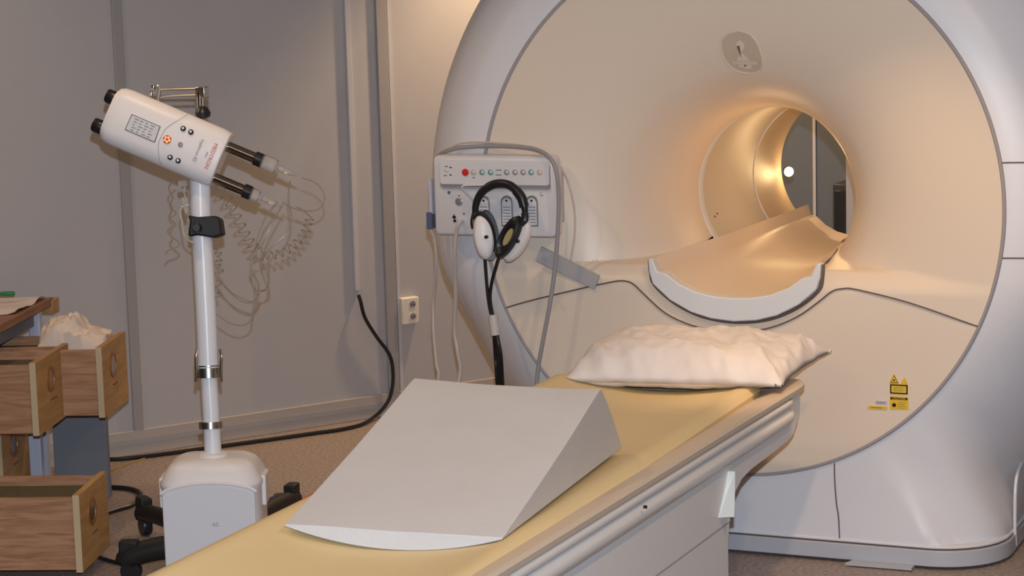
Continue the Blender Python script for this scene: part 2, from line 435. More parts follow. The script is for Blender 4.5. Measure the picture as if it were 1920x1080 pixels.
# patient tray through the bore
def cradle(scale_y):
    pass
y0,y1=-.025,.022
def sec(y,inner,outer): return [V((x+CX0,y,z)) for x,z in outer]+[V((x+CX0,y,z)) for x,z in inner[::-1]]
obj('cradle_end',MB().loft([sec(y0,CRI,CRO),sec(y1,CRI,CRO)]),'cap',sc,smooth=30,bevel=.004,label='white crescent-shaped front end of the bore tray')
ci2=[(x,z-.0) for x,z in CRI]; thin=[(x*.995,z-.012) for x,z in CRI]
sh=[sec(y1,ci2,thin)]
for y in (.12,.25,.38,.5,.56,.62,1.0,1.62):
    wsc=tray_w(y)
    # narrower where the tube walls close in
    up=.014*min(1,y/.5); f=lambda P: [(x*wsc,z+up) for x,z in P]
    sh.append(sec(y,f(ci2),f(thin)))
obj('bore_tray',MB().loft(sh),'cover',sc,smooth=30,label='beige hollowed tray running through the bore')
obj('cradle_gap_shadow',MB().tube([(x*1.010+CX0,-.001,z-.005) for x,z in CRO],.006,8,4),'seam',sc,label='painted dark shadow in the gap around the tray end')  # dark tube stands in for the shadow in the gap
# alignment badge high on the cover: rounded egg outline with notch and bar
def cov(x,z,o=.0): return V((x,interp(FUN,hypot(x,z-ZC))-o,z))
K=[at(px,py,1,.03) for px,py in ((1380,58),(1400,65),(1413,85),(1417,115),(1410,133),(1390,140),(1365,136),(1350,122),(1343,100),(1345,78),(1358,64))]
K=[cov(p.x,p.z,.001) for p in K]; K.append(K[0])
bd=obj('alignment_badge',MB().tube(K,.0035,8,5),'cover',sc,label='raised egg-shaped ring high on the cover')
KP=cr(K,3)[:-1]; cc=sum(KP,V((0,0,0)))/len(KP)
mb=MB(); mb.add([cc+V((0,-.0025,0))]+[p+V((0,-.002,0)) for p in KP],[(0,i+1,(i+1)%len(KP)+1) for i in range(len(KP))]); obj('badge_face',mb,mat('badge_face_plastic',(.60,.49,.38),.4),bd)
t1=at(1376,87,1,.0); t2=at(1378,108,1,.0)
def covt(px,py,o): 
    p=at(px,py,1,.035); return cov(p.x,p.z,o)
mb=MB(); a_,b2=covt(1374,87,.005),covt(1379,87,.005); c_=covt(1378.5,110,.005)
mb.add([a_,b2,c_,a_+V((0,.002,0)),b2+V((0,.002,0)),c_+V((0,.002,0))],[(0,1,2),(5,4,3),(0,3,4,1),(1,4,5,2),(2,5,3,0)]); obj('badge_notch',mb,'seam',bd)
mb=MB(); q=[covt(px,py,.005) for px,py in ((1360,116),(1406,117),(1406,124),(1360,123))]; mb.add(q+[p+V((0,.004,0)) for p in q],[(0,1,2,3),(7,6,5,4),(0,4,5,1),(1,5,6,2),(2,6,7,3),(3,7,4,0)])
obj('badge_bar',mb,'tabletop',bd)
obj('badge_dot',MB().lathe([(.0035,0),(.0035,.003)],covt(1383,125,.003),(0,-1,0),12),'seam',bd)
# warning labels
def q4(px0,py0,px1,py1,o=.001,round_=.002):
    a_=at(px0,py0,1,0); b2=at(px1,py1,1,0)
    w,h=b2.x-a_.x,a_.z-b2.z
    pts=rrect(w,h,min(round_,w/3,h/3),3,(a_.x+b2.x)/2,(a_.z+b2.z)/2)
    return MB().prism(pts,lambda a,b_,hh:V((a,-hh,b_)),0,o), (a_.x+b2.x)/2,(a_.z+b2.z)/2,w,h
def tri(px,py,w,o,h=None):
    c=at(px,py,1,0); h=h or w*1.0
    return MB().prism([(c.x-w/2,c.z-h/2),(c.x+w/2,c.z-h/2),(c.x,c.z+h/2)],lambda a,b_,hh:V((a,-hh,b_)),0,o)
y0=.004
t=obj('warning_label',tri(1677,710,.034,y0),'yellow',sc,smooth=0,label='yellow laser warning triangle sticker')
obj('triangle_border',tri(1677,710,.026,y0+.0006),'ink',t,smooth=0); obj('triangle_field',tri(1677,710.3,.021,y0+.0012),'yellow',t,smooth=0)
c=at(1677,712.5,1,0); obj('symbol',MB().lathe([(.003,0),(.003,.0005)],(c.x,-y0-.0014,c.z),(0,-1,0),12),'ink',t)
t=obj('warning_label',tri(1696,713,.024,y0),'yellow',sc,smooth=0,label='smaller plain yellow triangle sticker')
mb,_,_,_,_=q4(1669,719,1703,740,y0); t=obj('warning_label',mb,'yellow',sc,smooth=0,label='yellow label with black border')
mb,_,_,_,_=q4(1669.5,720,1702.5,739,y0+.0006); obj('label_border',mb,'ink',t,smooth=0)
mb,cx,cz,w,h=q4(1672,722.5,1700,736.5,y0+.0012,.001); obj('label_field',mb,'yellow',t,smooth=0)
for k in range(4):
    mb=MB().box((cx-w*.36,-y0-.0016,cz+h*.25-k*h*.17),(cx+w*(.36-.1*(k%2)),-y0-.001,cz+h*.25-k*h*.17+.0007)); obj('label_line',mb,'seam',t,smooth=0)
mb,_,_,_,_=q4(1669,742,1704,769,y0); t=obj('warning_label',mb,'yellow',sc,smooth=0,label='yellow caution label with black header')
mb,cx,cz,w,h=q4(1670,744,1702,750,y0+.0006,.001); obj('caution_header',mb,'ink',t,smooth=0)
text('caution_text','CAUTION',.0095,(cx,-y0-.0012,cz),(1,0,0),(0,0,1),'yellow',t)
c=at(1677,759,1,0); obj('sunburst',MB().lathe([(.007,0),(.007,.0006)],(c.x,-y0-.0002,c.z),(0,-1,0),8),'ink',t)
for k in range(4):
    c=at(1684,754.5+k*3.4,1,0); obj('label_line',MB().box((c.x,-y0-.0006,c.z),(c.x+.026-.004*(k%2),-y0,c.z+.0009)),'seam',t,smooth=0)
mb,cx,cz,w,h=q4(1628,760,1664,768,y0); t=obj('warning_label',mb,'yellow',sc,smooth=0,label='narrow yellow strip label')
obj('label_line',MB().box((cx-.022,-y0-.0006,cz-.001),(cx+.016,-y0,cz+.001)),'seam',t,smooth=0)
mb,cx,cz,w,h=q4(1642,751,1663,757.5,y0); t=obj('rating_label',mb,'duct',sc,smooth=0,label='small pale grey label')
for k in (-1,0,1): obj('label_line',MB().box((cx-.016,-y0-.0006,cz+k*.0028-.0004),(cx+.014,-y0,cz+k*.0028+.0006)),'inkl',t,smooth=0)
# cable flap under the base
obj('cable_flap',MB().prism([(.40,-.055),(.62,-.05),(.62,.01),(.42,.01)],lambda a,b_,h:V((a,b_,h)),.004,.012),'trim',sc)

# grey strap stuck on the cover
c4=[at(px,py,1,-.012) for px,py in ((1014,462),(1124,517),(1114,543),(1004,490))]
mb=MB().add(c4+[p+V((0,.010,0)) for p in c4],[(0,1,2,3),(7,6,5,4),(0,4,5,1),(1,5,6,2),(2,6,7,3),(3,7,4,0)])
tag(obj('hook_tape_strip',mb,'strap',bevel=.002),'grey tape strip stuck aslant on the beige cover, left of the bore','tape')

# ------------------------------------------------------------------ control box at the ring
YBX=-.06
bx=empty('connector_box',(-.85,-.0,1.06),'pale grey control box with a row of buttons fixed to the scanner ring','control box')
a_=at(810,291,1,YBX); b2=at(1042,447,1,YBX); bw,bh=b2.x-a_.x,a_.z-b2.z; bcx,bcz=(a_.x+b2.x)/2,(a_.z+b2.z)/2
P3=basis((bcx,YBX,bcz),(1,0,0),(0,0,1),(0,-1,0))      # a right, b up, c towards the room
secs_=[]
for h_,ins in ((-.06,.0),(-.02,0),(-.006,.002),(0,.008)):
    secs_.append([P3(a-( .012 if h_>-.01 and a<0 else 0)*0,b_,h_) for a,b_ in rrect(bw-2*ins,bh-2*ins,.022,6)])
obj('housing',MB().loft(secs_),'box',bx,smooth=40)
def bp(px,py,c=0):
    p=at(px,py,1,YBX-c); return p.x-bcx,p.z-bcz
def bpanel(px0,py0,px1,py1,c0,c1,m_,name,r=.008,parent=None,bev=0):
    x0,z1=bp(px0,py0,c1); x1,z0=bp(px1,py1,c1)
    return obj(name,MB().prism(rrect(x1-x0,z1-z0,r,5,(x0+x1)/2,(z0+z1)/2),P3,c0,c1),m_,parent or bx,smooth=30,bevel=bev)
bpanel(824,305,1031,356,0,.008,'boxshade','panel_ledge_shade',.010)  # dark ledge strip carrying the shade under the button panel
pn=bpanel(823,301,1029,349,0,.016,'box','button_panel',.010,bev=.003)
bpanel(803,335,811,402,-.05,-.025,'frame','side_handle',.004)
obj('mounting_bracket',MB().box((bcx-.20,YBX+.05,bcz-.10),(bcx+.22,YBX+.16,bcz+.10)),'boxside',bx,bevel=.01)
bpanel(799,398,810,430,-.055,-.02,'blue','side_plug',.005)
def disc(px,py,r,c0,h,m_,name,parent=bx):
    a,b_=bp(px,py,c0)
    return obj(name,MB().lathe([(r,0),(r,h*.7),(r*.8,h),(0,h)],P3(a,b_,c0),(0,-1,0),20),m_,parent)
CB=.016
disc(873,323,.0125,CB,.006,'red','red_button')
for px,mm in ((888,'tan'),(904,'teal'),(920,'teal'),(950,'btn'),(966,'btn'),(981,'btn'),(996,'teal'),(1012,'tan')):
    k=disc(px,323,.0098,CB,.0035,mm,'button'); disc(px+.5,322.5,.005,CB+.0035,.001,'box','button_cap',k)
for py in (319,328): 
    a,b_=bp(935,py,CB); obj('label_bar',MB().prism([(a-.011,b_-.0018),(a+.011,b_-.0018),(a+.011,b_+.0018),(a-.011,b_+.0018)],P3,CB,CB+.0006),'inkl',bx,smooth=0)
for px,py,w,mm in ((837,312,.006,'inkl'),(845,314,.004,'ink'),(834,320,.005,'yellow'),(838,322,.006,'tan'),(835,329,.006,'inkl'),(845,328,.004,'ink'),(888,333,.005,'inkl')):
    a,b_=bp(px,py,CB); obj('label_mark',MB().prism([(a-w,b_-.002),(a+w,b_-.002),(a+w,b_+.002),(a-w,b_+.002)],P3,CB,CB+.0006),mm,bx,smooth=0)
disc(842,361,.0055,0,.003,'blue','small_socket'); disc(861,378,.014,0,.005,'slot','round_socket'); disc(861,367,.0025,0,.001,'ink','label_mark')
disc(852,407,.006,0,.006,'black','black_jack'); disc(853,414,.0055,0,.004,'black','black_jack'); disc(870,401,.003,0,.001,'ink','label_mark'); disc(851,403,.003,0,.001,'redink','label_mark')
disc(866,413,.011,0,.012,'cap','white_plug'); 
k=disc(1016,364,.0065,0,.002,'slot','screw'); disc(1016,364,.0045,.002,.0008,'cap','screw_face',k)
for px in (908,951,998):
    x0,z1=bp(px-12,366); x1,z0=bp(px+12,425)
    pts=[(x0,z0),(x1,z0)]+[((x0+x1)/2+(x1-x0)/2*cos(a),z1-(x1-x0)/2+(x1-x0)/2*sin(a)) for a in [pi*i/12 for i in range(13)]]
    pl=obj('socket_plate',MB().prism(pts,P3,-.002,.003),'slot',bx,smooth=30,bevel=.001)
    cx=(x0+x1)/2; pts2=[(cx+(p[0]-cx)*.78,z0+.006+(p[1]-z0)*.86) for p in pts]
    obj('plate_face',MB().prism(pts2,P3,.003,.0036),'box',pl,smooth=0)
    for k in range(6):
        zz=z1-.042-k*.0105; obj('label_line',MB().prism([(cx-.014,zz),(cx+.014,zz),(cx+.014,zz+.003),(cx-.014,zz+.003)],P3,.0036,.0042),'inkl',pl,smooth=0)
    obj('plate_screw',MB().lathe([(.004,0),(.004,.002)],P3(cx,z1-.018,.0036),(0,-1,0),12),'ink',pl)
# white wire hook the headphones hang from
def bq(px,py,c): 
    p=at(px,py,1,YBX-c); return p
obj('wire_hook',MB().tube([bq(888,377,.002),bq(876,364,.03),bq(867,354,.055),bq(868,349,.062),bq(876,347,.064),bq(910,346.5,.064),bq(945,346,.064),bq(955,348,.062),bq(960,357,.045),bq(968,367,.02),bq(972,372,.002)],.0042,8,5),'cap',bx,label='white bent wire hook')
# headphones
YH=YBX-.062
hp_=empty('headphones',(-.82,YH,1.0),'black and white headphones hanging by their headband from the hook of the control box','headphones')
def hq(px,py,c=0): return at(px,py,1,YH-c)
band=[(893,408),(891,395),(894,378),(903,361),(918,349),(936,344),(955,347),(970,359),(980,375),(984,392),(984,408)]
hb=obj('headband',MB().tube([hq(*p) for p in band],.0135,12,5,taper=lambda t:.62+.5*sin(pi*t)**.7),'black',hp_)
obj('band_sleeve',MB().tube([hq(*p) for p in ((968,357),(978,371),(983,388))],.017,12,5),'black',hb)
def cup(cen,ax,w,h,depth,tilt,name):
    pass
def ell(c,ux,uy,uz,a,b_,prof,n=32):
    mb=MB(); secs=[[c+ux*(a*s*cos(2*pi*j/n))+uy*(b_*s*sin(2*pi*j/n))+uz*h for j in range(n)] for s,h in prof]
    return mb.loft(secs)
Xc=V((1,0,0)); Zc=V((0,0,1)); Yc=V((0,-1,0))
# left cup: white shell facing the room, dark pad to its right
px=hq(1,1)
cl=hq(907,443,.02); upv=(hq(903,405)-hq(911,480)).normalized(); side=upv.cross(V((.45,-.9,0)).normalized()).normalized(); nrm=side.cross(upv).normalized()
if nrm.y>0: nrm=-nrm
L1=ell(cl,side,upv,nrm,.036,.081,[(0.01,.032),(.5,.030),(.8,.024),(.96,.012),(1,0),(.97,-.008)])
c1=obj('ear_cup',L1,'inj',hp_,label='off-white left ear cup')
obj('ear_pad',ell(cl+side*.016,side,upv,nrm,.035,.085,[(.4,-.005),(1,-.003),(1.04,-.014),(.95,-.026),(.4,-.028)]),'black',c1,label='black ear cushion')
obj('hinge',MB().tube([hq(890,400,.012),hq(887,415,.02),hq(889,428,.02)],.010,10,4),'black',hp_)
obj('yoke',MB().tube([hq(889,408,.02),hq(899,400,.035),hq(910,406,.03),hq(921,424,.02),hq(926,450,.01),hq(926,470,.0)],.0085,10,5),'black',hp_)
obj('yoke_pivot',MB().lathe([(.006,0),(.006,.01),(0,.012)],hq(913,444,.045),(0,-1,0),14),'black',hp_)
# right cup: black pad faces the room, tilted
cr_=hq(956,445,.015); upv=(hq(975,408)-hq(938,477)).normalized(); nrm=V((-.35,-.93,.1)).normalized(); nrm=(nrm-upv*nrm.dot(upv)).normalized(); side=upv.cross(nrm).normalized()
if side.x<0: side=-side
c2=obj('ear_cup',ell(cr_+side*.022-nrm*.012,side,upv,nrm,.036,.082,[(.5,-.034),(.85,-.026),(1,-.01),(1,0),(.9,.008),(.4,.01)]),'inj',hp_,label='off-white right ear cup seen from inside')
pad=obj('ear_pad',ell(cr_,side,upv,nrm,.033,.080,[(.3,-.012),(.98,-.01),(1.06,.003),(1,.017),(.82,.022),(.66,.018),(.55,.008),(.01,.006)]),'black',c2,label='black oval ear cushion')
obj('speaker_gauze',ell(cr_,side,upv,nrm,.013,.034,[(1,.008),(1,.0115),(.01,.012)]),mat('ochre_gauze',(.42,.36,.16),.7),pad)
obj('hinge',MB().tube([hq(984,400,.01),hq(984,412,.018),hq(976,420,.02)],.013,10,4),'black',hp_)
obj('yoke_pivot',MB().lathe([(.006,0),(.006,.01),(0,.012)],hq(972,452,.05),(0,-1,0),14),'black',hp_)
sp=hq(925,600,.01)
obj('cable',MB().tube([hq(909,478,.01),hq(911,510,.01),hq(915,555,.01),hq(920,585,.01),sp],.0062,8,5),'blackgl',hp_,label='black left ear cable')
obj('cable',MB().tube([hq(937,478,.01),hq(930,500,.012),hq(922,530,.012),hq(919,560,.012),hq(924,592,.01),sp],.0062,8,5),'blackgl',hp_,label='black right ear cable')
obj('cable_sleeve',MB().tube([hq(924,590,.01),hq(929,628,.01)],.0165,14,0),'tubew',hp_,label='white sleeve joining the cables')
pend=hq(938,715,.01)
for dx in (-5,0,5):
    obj('cable',MB().tube([hq(929+dx*.5,626,.01),hq(934+dx,665,.01+.003*dx),hq(937+dx,712,.01),V((pend.x+dx*.002,-.12,.35)),V((pend.x+.01+dx*.003,-.14,.06)),V((pend.x+.08,-.16,.008)),V((pend.x+.3,-.2,.008))],.0068,8,5),'blackgl',hp_,label='glossy black cable below the sleeve')
# loose cables round the box
def yq(px,py,y): return at(px,py,1,y)
g=obj('hose_cable',MB().tube([yq(822,293,.03),yq(835,284,.0),yq(860,277,-.02),yq(900,274,-.03),yq(950,274,-.05),yq(1000,279,-.07),yq(1028,293,-.10),yq(1043,320,-.12),yq(1048,370,-.11),yq(1046,430,-.10),yq(1041,500,-.09),yq(1031,570,-.09),yq(1018,640,-.09),yq(1007,712,-.09),V((-.69,-.10,.3)),V((-.70,-.12,.06)),V((-.66,-.15,.009)),V((-.5,-.3,.009))],.0075,10,5),'cableg')
tag(g,'thick grey cable looping over the control box and down to the floor','cable')
g=obj('thin_lead',MB().tube([yq(836,286,.02),yq(855,272,.0),yq(880,267,-.01),yq(930,268,-.03),yq(985,274,-.04),yq(1030,292,-.04),yq(1058,325,-.02),yq(1072,365,-.02),yq(1078,405,-.01),yq(1077,445,-.01),yq(1070,488,-.012)],.0035,8,5),'cablew')
tag(g,'thin beige lead arching over the control box and ending under the grey tape','cable')
g=obj('plug_lead',MB().tube([yq(866,413,YBX-.018),yq(860,420,YBX-.03),yq(855,440,YBX-.02),yq(853,480,YBX-.0),yq(854,560,.0),yq(852,620,.04),yq(858,660,.04),yq(861,712,.04),V((-1.12,.02,.25)),V((-1.12,.0,.04)),V((-1.05,-.05,.008)),V((-.8,-.1,.008))],.0068,8,5),'cablew')
tag(g,'pale cable hanging from the white plug in the control box','cable')
g=obj('side_lead',MB().tube([yq(806,428,.02),yq(815,450,.03),yq(818,500,.05),yq(813,560,.1),yq(813,620,.1),yq(818,680,.1),yq(820,720,.1),V((-1.26,.1,.22)),V((-1.26,.08,.04)),V((-1.2,.04,.007)),V((-1.0,.0,.007))],.006,8,5),'cablew')
tag(g,'pale cable hanging down from the blue side plug of the control box','cable')

# ------------------------------------------------------------------ patient table
def mx(y):   # the pad lies a little askew
    return .004+(-.062-.004)*((y+2.8)/2.3)
MW=.345
def kL(y): return (mx(y)-MW+.012+.018)/-.406
TB=empty('patient_table',(0,-1.6,0),'long off-white patient table on a column, running towards the scanner bore','examination table')
th=-.008; ct,st=cos(th),sin(th)
def T(x,y,z,y0=-1.6,x0=-.018): return V((x0+x*ct-(y-y0)*st, y0+x*st+(y-y0)*ct, z))
YN=-5.2
def sym(half): return half+[(-x,z) for x,z in half[::-1]]
TT=sym([(0,.600),(.30,.612),(.395,.640),(.405,.650),(.405,.664),(.398,.672),(.37,.676),(.28,.650),(.15,.632),(0,.628)][1:])
TT=[(.30,.645),(.392,.668),(.404,.674),(.405,.688),(.397,.696),(.362,.695),(.28,.662),(.15,.636),(0,.628)]
TT=TT+[(-x,z) for x,z in TT[:-1][::-1]]
mb=MB(); secs_=[]
for y,s in ((YN,1),(-.60,1),(-.52,1),(-.47,.985),(-.445,.95),(-.435,.90)): secs_.append([T(x*s*(kL(y) if x<0 else 1),y,z) for x,z in TT])
obj('tabletop',mb.loft(secs_),'tabletop',TB,smooth=35)
# side rails, bulging
RL=[(.36,.668),(.396,.668),(.405,.664),(.408,.655),(.404,.647),(.396,.643),(.392,.639),(.397,.634),(.408,.627),(.413,.616),(.410,.604),(.399,.592),(.388,.585),(.36,.585)]
for sgn,yend in ((1,-.57),(-1,-.57)):
    secs_=[]
    for y,k in ((YN,1),(yend-.06,1),(yend-.025,.9),(yend-.008,.6),(yend,.2)):
        secs_.append([T(sgn*(.36+(x-.36)*k)*(kL(y)*.99 if sgn<0 else 1),y,.625+(z-.625)*(1 if k==1 else .6+.4*k)) for x,z in RL])
    obj('side_rail',MB().loft(secs_),'rail',TB,smooth=50)
# body: side profile polygon (y,z), with rounded wing under the head end
W2=.385
prof=[(YN,.668),(-.50,.668),(-.475,.660),(-.468,.640),(-.475,.610),(-.50,.575),(-.545,.545),(-.60,.535),(-.75,.530),(-.95,.526),(-1.04,.516),(-1.10,.492),(-1.135,.455),(-1.155,.41),(-1.168,.36),(-1.17,0),(YN,0)]
mb=MB().loft([[T(-W2*kL(y)*.97,y,z) for y,z in prof],[T(-.352,y,z) for y,z in prof],[T(-.350,y,min(z,.60)) for y,z in prof],[T(.360,y,min(z,.60)) for y,z in prof],[T(.362,y,z) for y,z in prof],[T(W2,y,z) for y,z in prof]]); obj('body_shell',mb,'tablebody',TB,smooth=30,bevel=.008)
obj('body_seam',MB().tube([T(.3855,-1.155,.419),T(.3855,-3.2,.419)],.0018,6,0),'seamg',TB,label='thin line along the side of the body')
LV=[at(px,py,0,xx) for px,py,xx in ((1348,971,.372),(1378,970,.408),(1379,884,.392),(1374,879,.372))]
mb=MB().loft([[V((.345,p.y,p.z)) for p in LV],[V(p) for p in LV]])
obj('release_lever',mb,'handle',TB,smooth=20,bevel=.002,label='white wedge-shaped lever')
p=at(1490,797,0,.385); obj('side_screw',MB().lathe([(.009,0),(.010,.002),(.006,.003),(.005,-.002),(0,-.002)],V((W2-.020,p.y,p.z)),(1,0,0),16),'seamg',TB)
p=at(1213,893,0,.405); obj('rail_pin',MB().lathe([(.004,0),(.004,.008)],V((.395,p.y,.640)),(1,0,0),10),'ink',TB)

# ------------------------------------------------------------------ mattress
def mz(u):   # top height across, u in -1..1
    a=abs(u)
    return .702-(.004*min(1,max(0,(.86-a)/.03)))-.036*(1-min(1,(a/.84))**2)
mb=MB(); ys=[YN+.1+i*.1 for i in range(0,int((5.1-.62)/.1)+1)]+[-.60,-.565,-.54,-.525,-.52]
NU=40; secs_=[]
for y in ys:
    e_=max(0,(y+.60)/.08); half=MW*(1-.10*e_**2); drop=.012*e_**2
    # the head end narrows on the right where the cover is pulled in
    top=[];bot=[]
    for i in range(NU+1):
        u=-1+2*i/NU; 
        edge=max(0,(abs(u)-.93)/.07); z=mz(u)-drop-.018*edge**2 + .0015*noise.noise(V((u*3,y*4,1)))
        top.append(V((mx(y)+u*half,y,z)))
    for i in range(NU,-1,-1):
        u=-1+2*i/NU; bot.append(V((mx(y)+u*half*.985,y,max(.662-.018*0,mz(u)-.045)if abs(u)>.8 else mz(u)-.036)))
    secs_.append(top+bot)
ms=obj('mattress_pad',mb.loft(secs_),'mattress',smooth=50)
tag(ms,'long yellow vinyl mattress pad lying on the patient table','mattress')

# ------------------------------------------------------------------ foam wedge
A=V((-.24,-2.563,.703)); B=V((.292,-2.515,.703)); ux=(B-A); wW=ux.length; ux.normalize(); uy=V((-ux.y,ux.x,0))
tr=at(1150,728,2,.90); tl=at(795,708,2,.90)
def wl_(p): d=p-A; return d.dot(ux),d.dot(uy)
topy=(wl_(tr)[1]+wl_(tl)[1])/2; boty=wl_(at(1203,840,2,.705))[1]
NXW=24; 
def wbot(u): return .703-.040*(1-(2*u-1)**2)
rows=[]
P_=[(0.0,'b'),(0.0,'t0')]
secs_=[]
import itertools
for i in range(NXW+1):
    u=i/NXW; x=wW*u
    sag=-.006*(1-(2*u-1)**2)
    sec_=[]
    lt=wl_(tl)[1]*(1-u)+wl_(tr)[1]*u
    zb=wbot(u); ztop=.90
    nb=20
    for k in range(nb+1): sec_.append((boty*k/nb, zb+.001))
    for k in range(1,8): t=k/8; sec_.append((boty+(lt-boty)*t+.012*sin(pi*t)*0, zb+.001+(ztop-zb)*t+0.01*sin(pi*t)))
    for k in range(0,25):
        t=k/24; yy=lt*(1-t); zz=ztop+(.7085-ztop)*t+sag*(1-t)**.5*0 +(-.006*sin(pi*t))+.0022*noise.noise(V((u*3,t*4,5)))
        if t==0: zz-=.002
        sec_.append((yy,zz+sag*(1-t)))
    secs_.append([A+ux*x+uy*yy+V((0,0,zz-A.z)) for yy,zz in sec_])
fw=obj('foam_wedge',MB().loft(secs_),'foam',smooth=40,bevel=.010,seg=3)
tag(fw,'white foam wedge cushion with curved underside lying on the yellow mattress','wedge cushion')

# ------------------------------------------------------------------ pillow
pc=V((.03,-.435,.0)); pu=V((.995,-.05,0)).normalized(); pv=V((.05,.995,0)).normalized()
N1,N2=90,64; top=[];bot=[]
def pil(u,v,s):
    a,b_=.365,.235
    # outline pulled in along the sides, corners stay out
    x=a*u*(1-.05*(1-v*v)*max(0,u)); y=b_*v*(1-.06*(1-u*u)*abs(v))*(1-.10*max(0,-u)**3)
    pu_=5.5-2.3*max(0,u)
    d=max(0,(1-abs(u)**pu_))**.5*max(0,(1-abs(v)**3.2))**.5
    asym=1+.10*u
    z=.728+.016*u+.014*v
    p=V((u*2.2,v*2.0,3.1*s+2))
    wr=0
    for fx,amp in ((1.0,.014),(2.0,.010),(4.2,.0045),(8,.0014)):
        n_=noise.noise(V((u*fx*1.9+v*fx*.9,v*fx*.8-u*fx*.3,s*3+fx)))
        wr+=amp*(1-2.6*abs(n_)**.8)
    edge=min(1,d*2.2)
    if s>0: zz=z-.012+.100*d*(1-.12*u)+wr*.75*edge
    else: zz=z-.050*d+wr*.2*edge
    x+=.006*noise.noise(V((u*4,v*4,9)))*(abs(u)**4); y+=.010*noise.noise(V((u*5,v*3,7)))*(abs(v)**6)
    zb=.722 if False else None
    q=pc+pu*x+pv*y; ml=(q.x-mx(q.y))/MW
    base=(mz(max(-1,min(1,ml)))+.003) if abs(ml)<1 else .690
    if q.y>-.5: base=min(base,.690)
    return V((q.x,q.y,max(zz,base if s<0 else base+.002)))
mb=MB()
for s in (1,-1):
    for i in range(N1+1):
        for j in range(N2+1):
            uu=-1+2*i/N1; vv=-1+2*j/N2
            uu=sin(uu*pi/2)*.6+uu*.4; vv=sin(vv*pi/2)*.6+vv*.4
            p=pil(uu,vv,s)
            if (i in (0,N1) or j in (0,N2)): p=pil(uu,vv,1); p=V((p.x,p.y,p.z))
            mb.v.append(p)
kk=(N1+1)*(N2+1)
for s in (0,1):
    for i in range(N1):
        for j in range(N2):
            a=s*kk+i*(N2+1)+j; q=[a,a+(N2+1),a+(N2+1)+1,a+1]; mb.f.append(q if s==0 else q[::-1])
import bmesh
pl=obj('pillow',mb,'pillow',smooth=0,recalc=False)
bm=bmesh.new(); bm.from_mesh(pl.data); bmesh.ops.remove_doubles(bm,verts=bm.verts,dist=.0004); bmesh.ops.recalc_face_normals(bm,faces=bm.faces); bm.to_mesh(pl.data); bm.free(); pl.data.shade_smooth()
tag(pl,'crumpled white pillow at the head end of the yellow mattress, close to the scanner','pillow')
# ------------------------------------------------------------------ contrast injector on its stand
DP=7.03
bs=dep(400,860,DP); gx=V((R_.x,R_.y,0)).normalized(); gy=V((-gx.y,gx.x,0))
ic=V((bs.x,bs.y,0))
IJ=empty('contrast_injector',ic,'white twin syringe contrast injector tilted on a pole with a boxy wheeled base','contrast injector')
GB=basis(ic,gx,gy,(0,0,1))
secs_=[]
for z,w,d in ((.07,.285,.24),(.10,.315,.27),(.20,.325,.28),(.33,.325,.28),(.338,.333,.29),(.352,.335,.29),(.36,.322,.278),(.385,.30,.25),(.405,.27,.22),(.418,.22,.18),(.422,.12,.10)):
    secs_.append([GB(a,b_,z) for a,b_ in rrect(w,d,min(w,d)*.27,6)])
obj('base_housing',MB().loft(secs_),'inj',IJ,smooth=50)
secs_=[]
mb=MB()
fr=[]
for i in range(17):
    t=i/16; x=-.155+.31*t; fr.append(V((x,.325+.032*sin(pi*t)**.6,0)))
pts=[(-.150,.09),(.150,.09)]+[(p.x*.97,p.y) for p in fr[::-1]]
obj('front_panel',MB().prism(pts,lambda a,b_,h:GB(a,-.140-h,b_),0,.010),'pole',IJ,smooth=40,bevel=.004,label='pale front panel with arched top')
obj('panel_arch',MB().tube([GB(p.x*1.0,-.146,p.y+.004) for p in fr],.006,8,2),'inj',IJ)
text('panel_mark','XC',.016,GB(.02,-.1515,.225),gx,V((0,0,1)),'inkl',IJ)
for sx in (-1,1): obj('side_grip',MB().prism(rrect(.014,.10,.005,4,sx*.168,.31),lambda a,b_,h:GB(a,h,b_),-.05,.05),'inj',IJ,bevel=.003)
obj('pole_collar',MB().lathe([(.048,.418),(.048,.428),(.034,.434)],ic,(0,0,1),28),'inj',IJ)
pole=[(400,862),(396,780),(391,700),(387,600),(382,500),(377,410),(375,340)]
def pr_(t): return 1.0
obj('pole',MB().tube([dep(px,py,DP) for px,py in pole[:3]],.028,24,6),'pole',IJ)
obj('pole',MB().tube([dep(px,py,DP) for px,py in pole[2:]],.034,24,6),'pole',IJ,label='thicker upper pole tube')
def around(px,py,r,h,m_,name):
    c=dep(px,py,DP); return obj(name,MB().lathe([(r-.003,-h/2),(r,-h/2),(r,h/2),(r-.003,h/2)],c,(dep(387,600,DP)-dep(391,700,DP)).normalized(),28),m_,IJ)
around(391,699,.0385,.032,'metal','metal_band'); around(395,797,.0385,.022,'metal','metal_band')
around(390.5,686,.038,.004,'metal','metal_band')
for sx in (-1,1):
    obj('tube_clip',MB().tube([dep(391+sx*21,655,DP-.01),dep(391+sx*24,670,DP-.02),dep(391+sx*23,695,DP-.02),dep(391+sx*24,715,DP-.01)],.005,8,4),'metal',IJ)
# black clamp
cl_=empty('x',(0,0,0),'x','x') if False else None
o=dep(386,427,DP); CX=basis(o,R_,U_,-D_)
k=obj('clamp',MB().prism([(-.052,-.030),(-.046,.022),(-.052,.040),(-.02,.034),(.035,.038),(.052,.030),(.060,-.024),(.030,-.034),(-.02,-.026)],CX,-.045,.048),'dark',IJ,smooth=30,bevel=.006,label='black pole clamp')
obj('clamp_screw',MB().lathe([(.016,0),(.016,.03),(.012,.036)],CX(-.02,-.002,.046),-D_,16),'black',k)
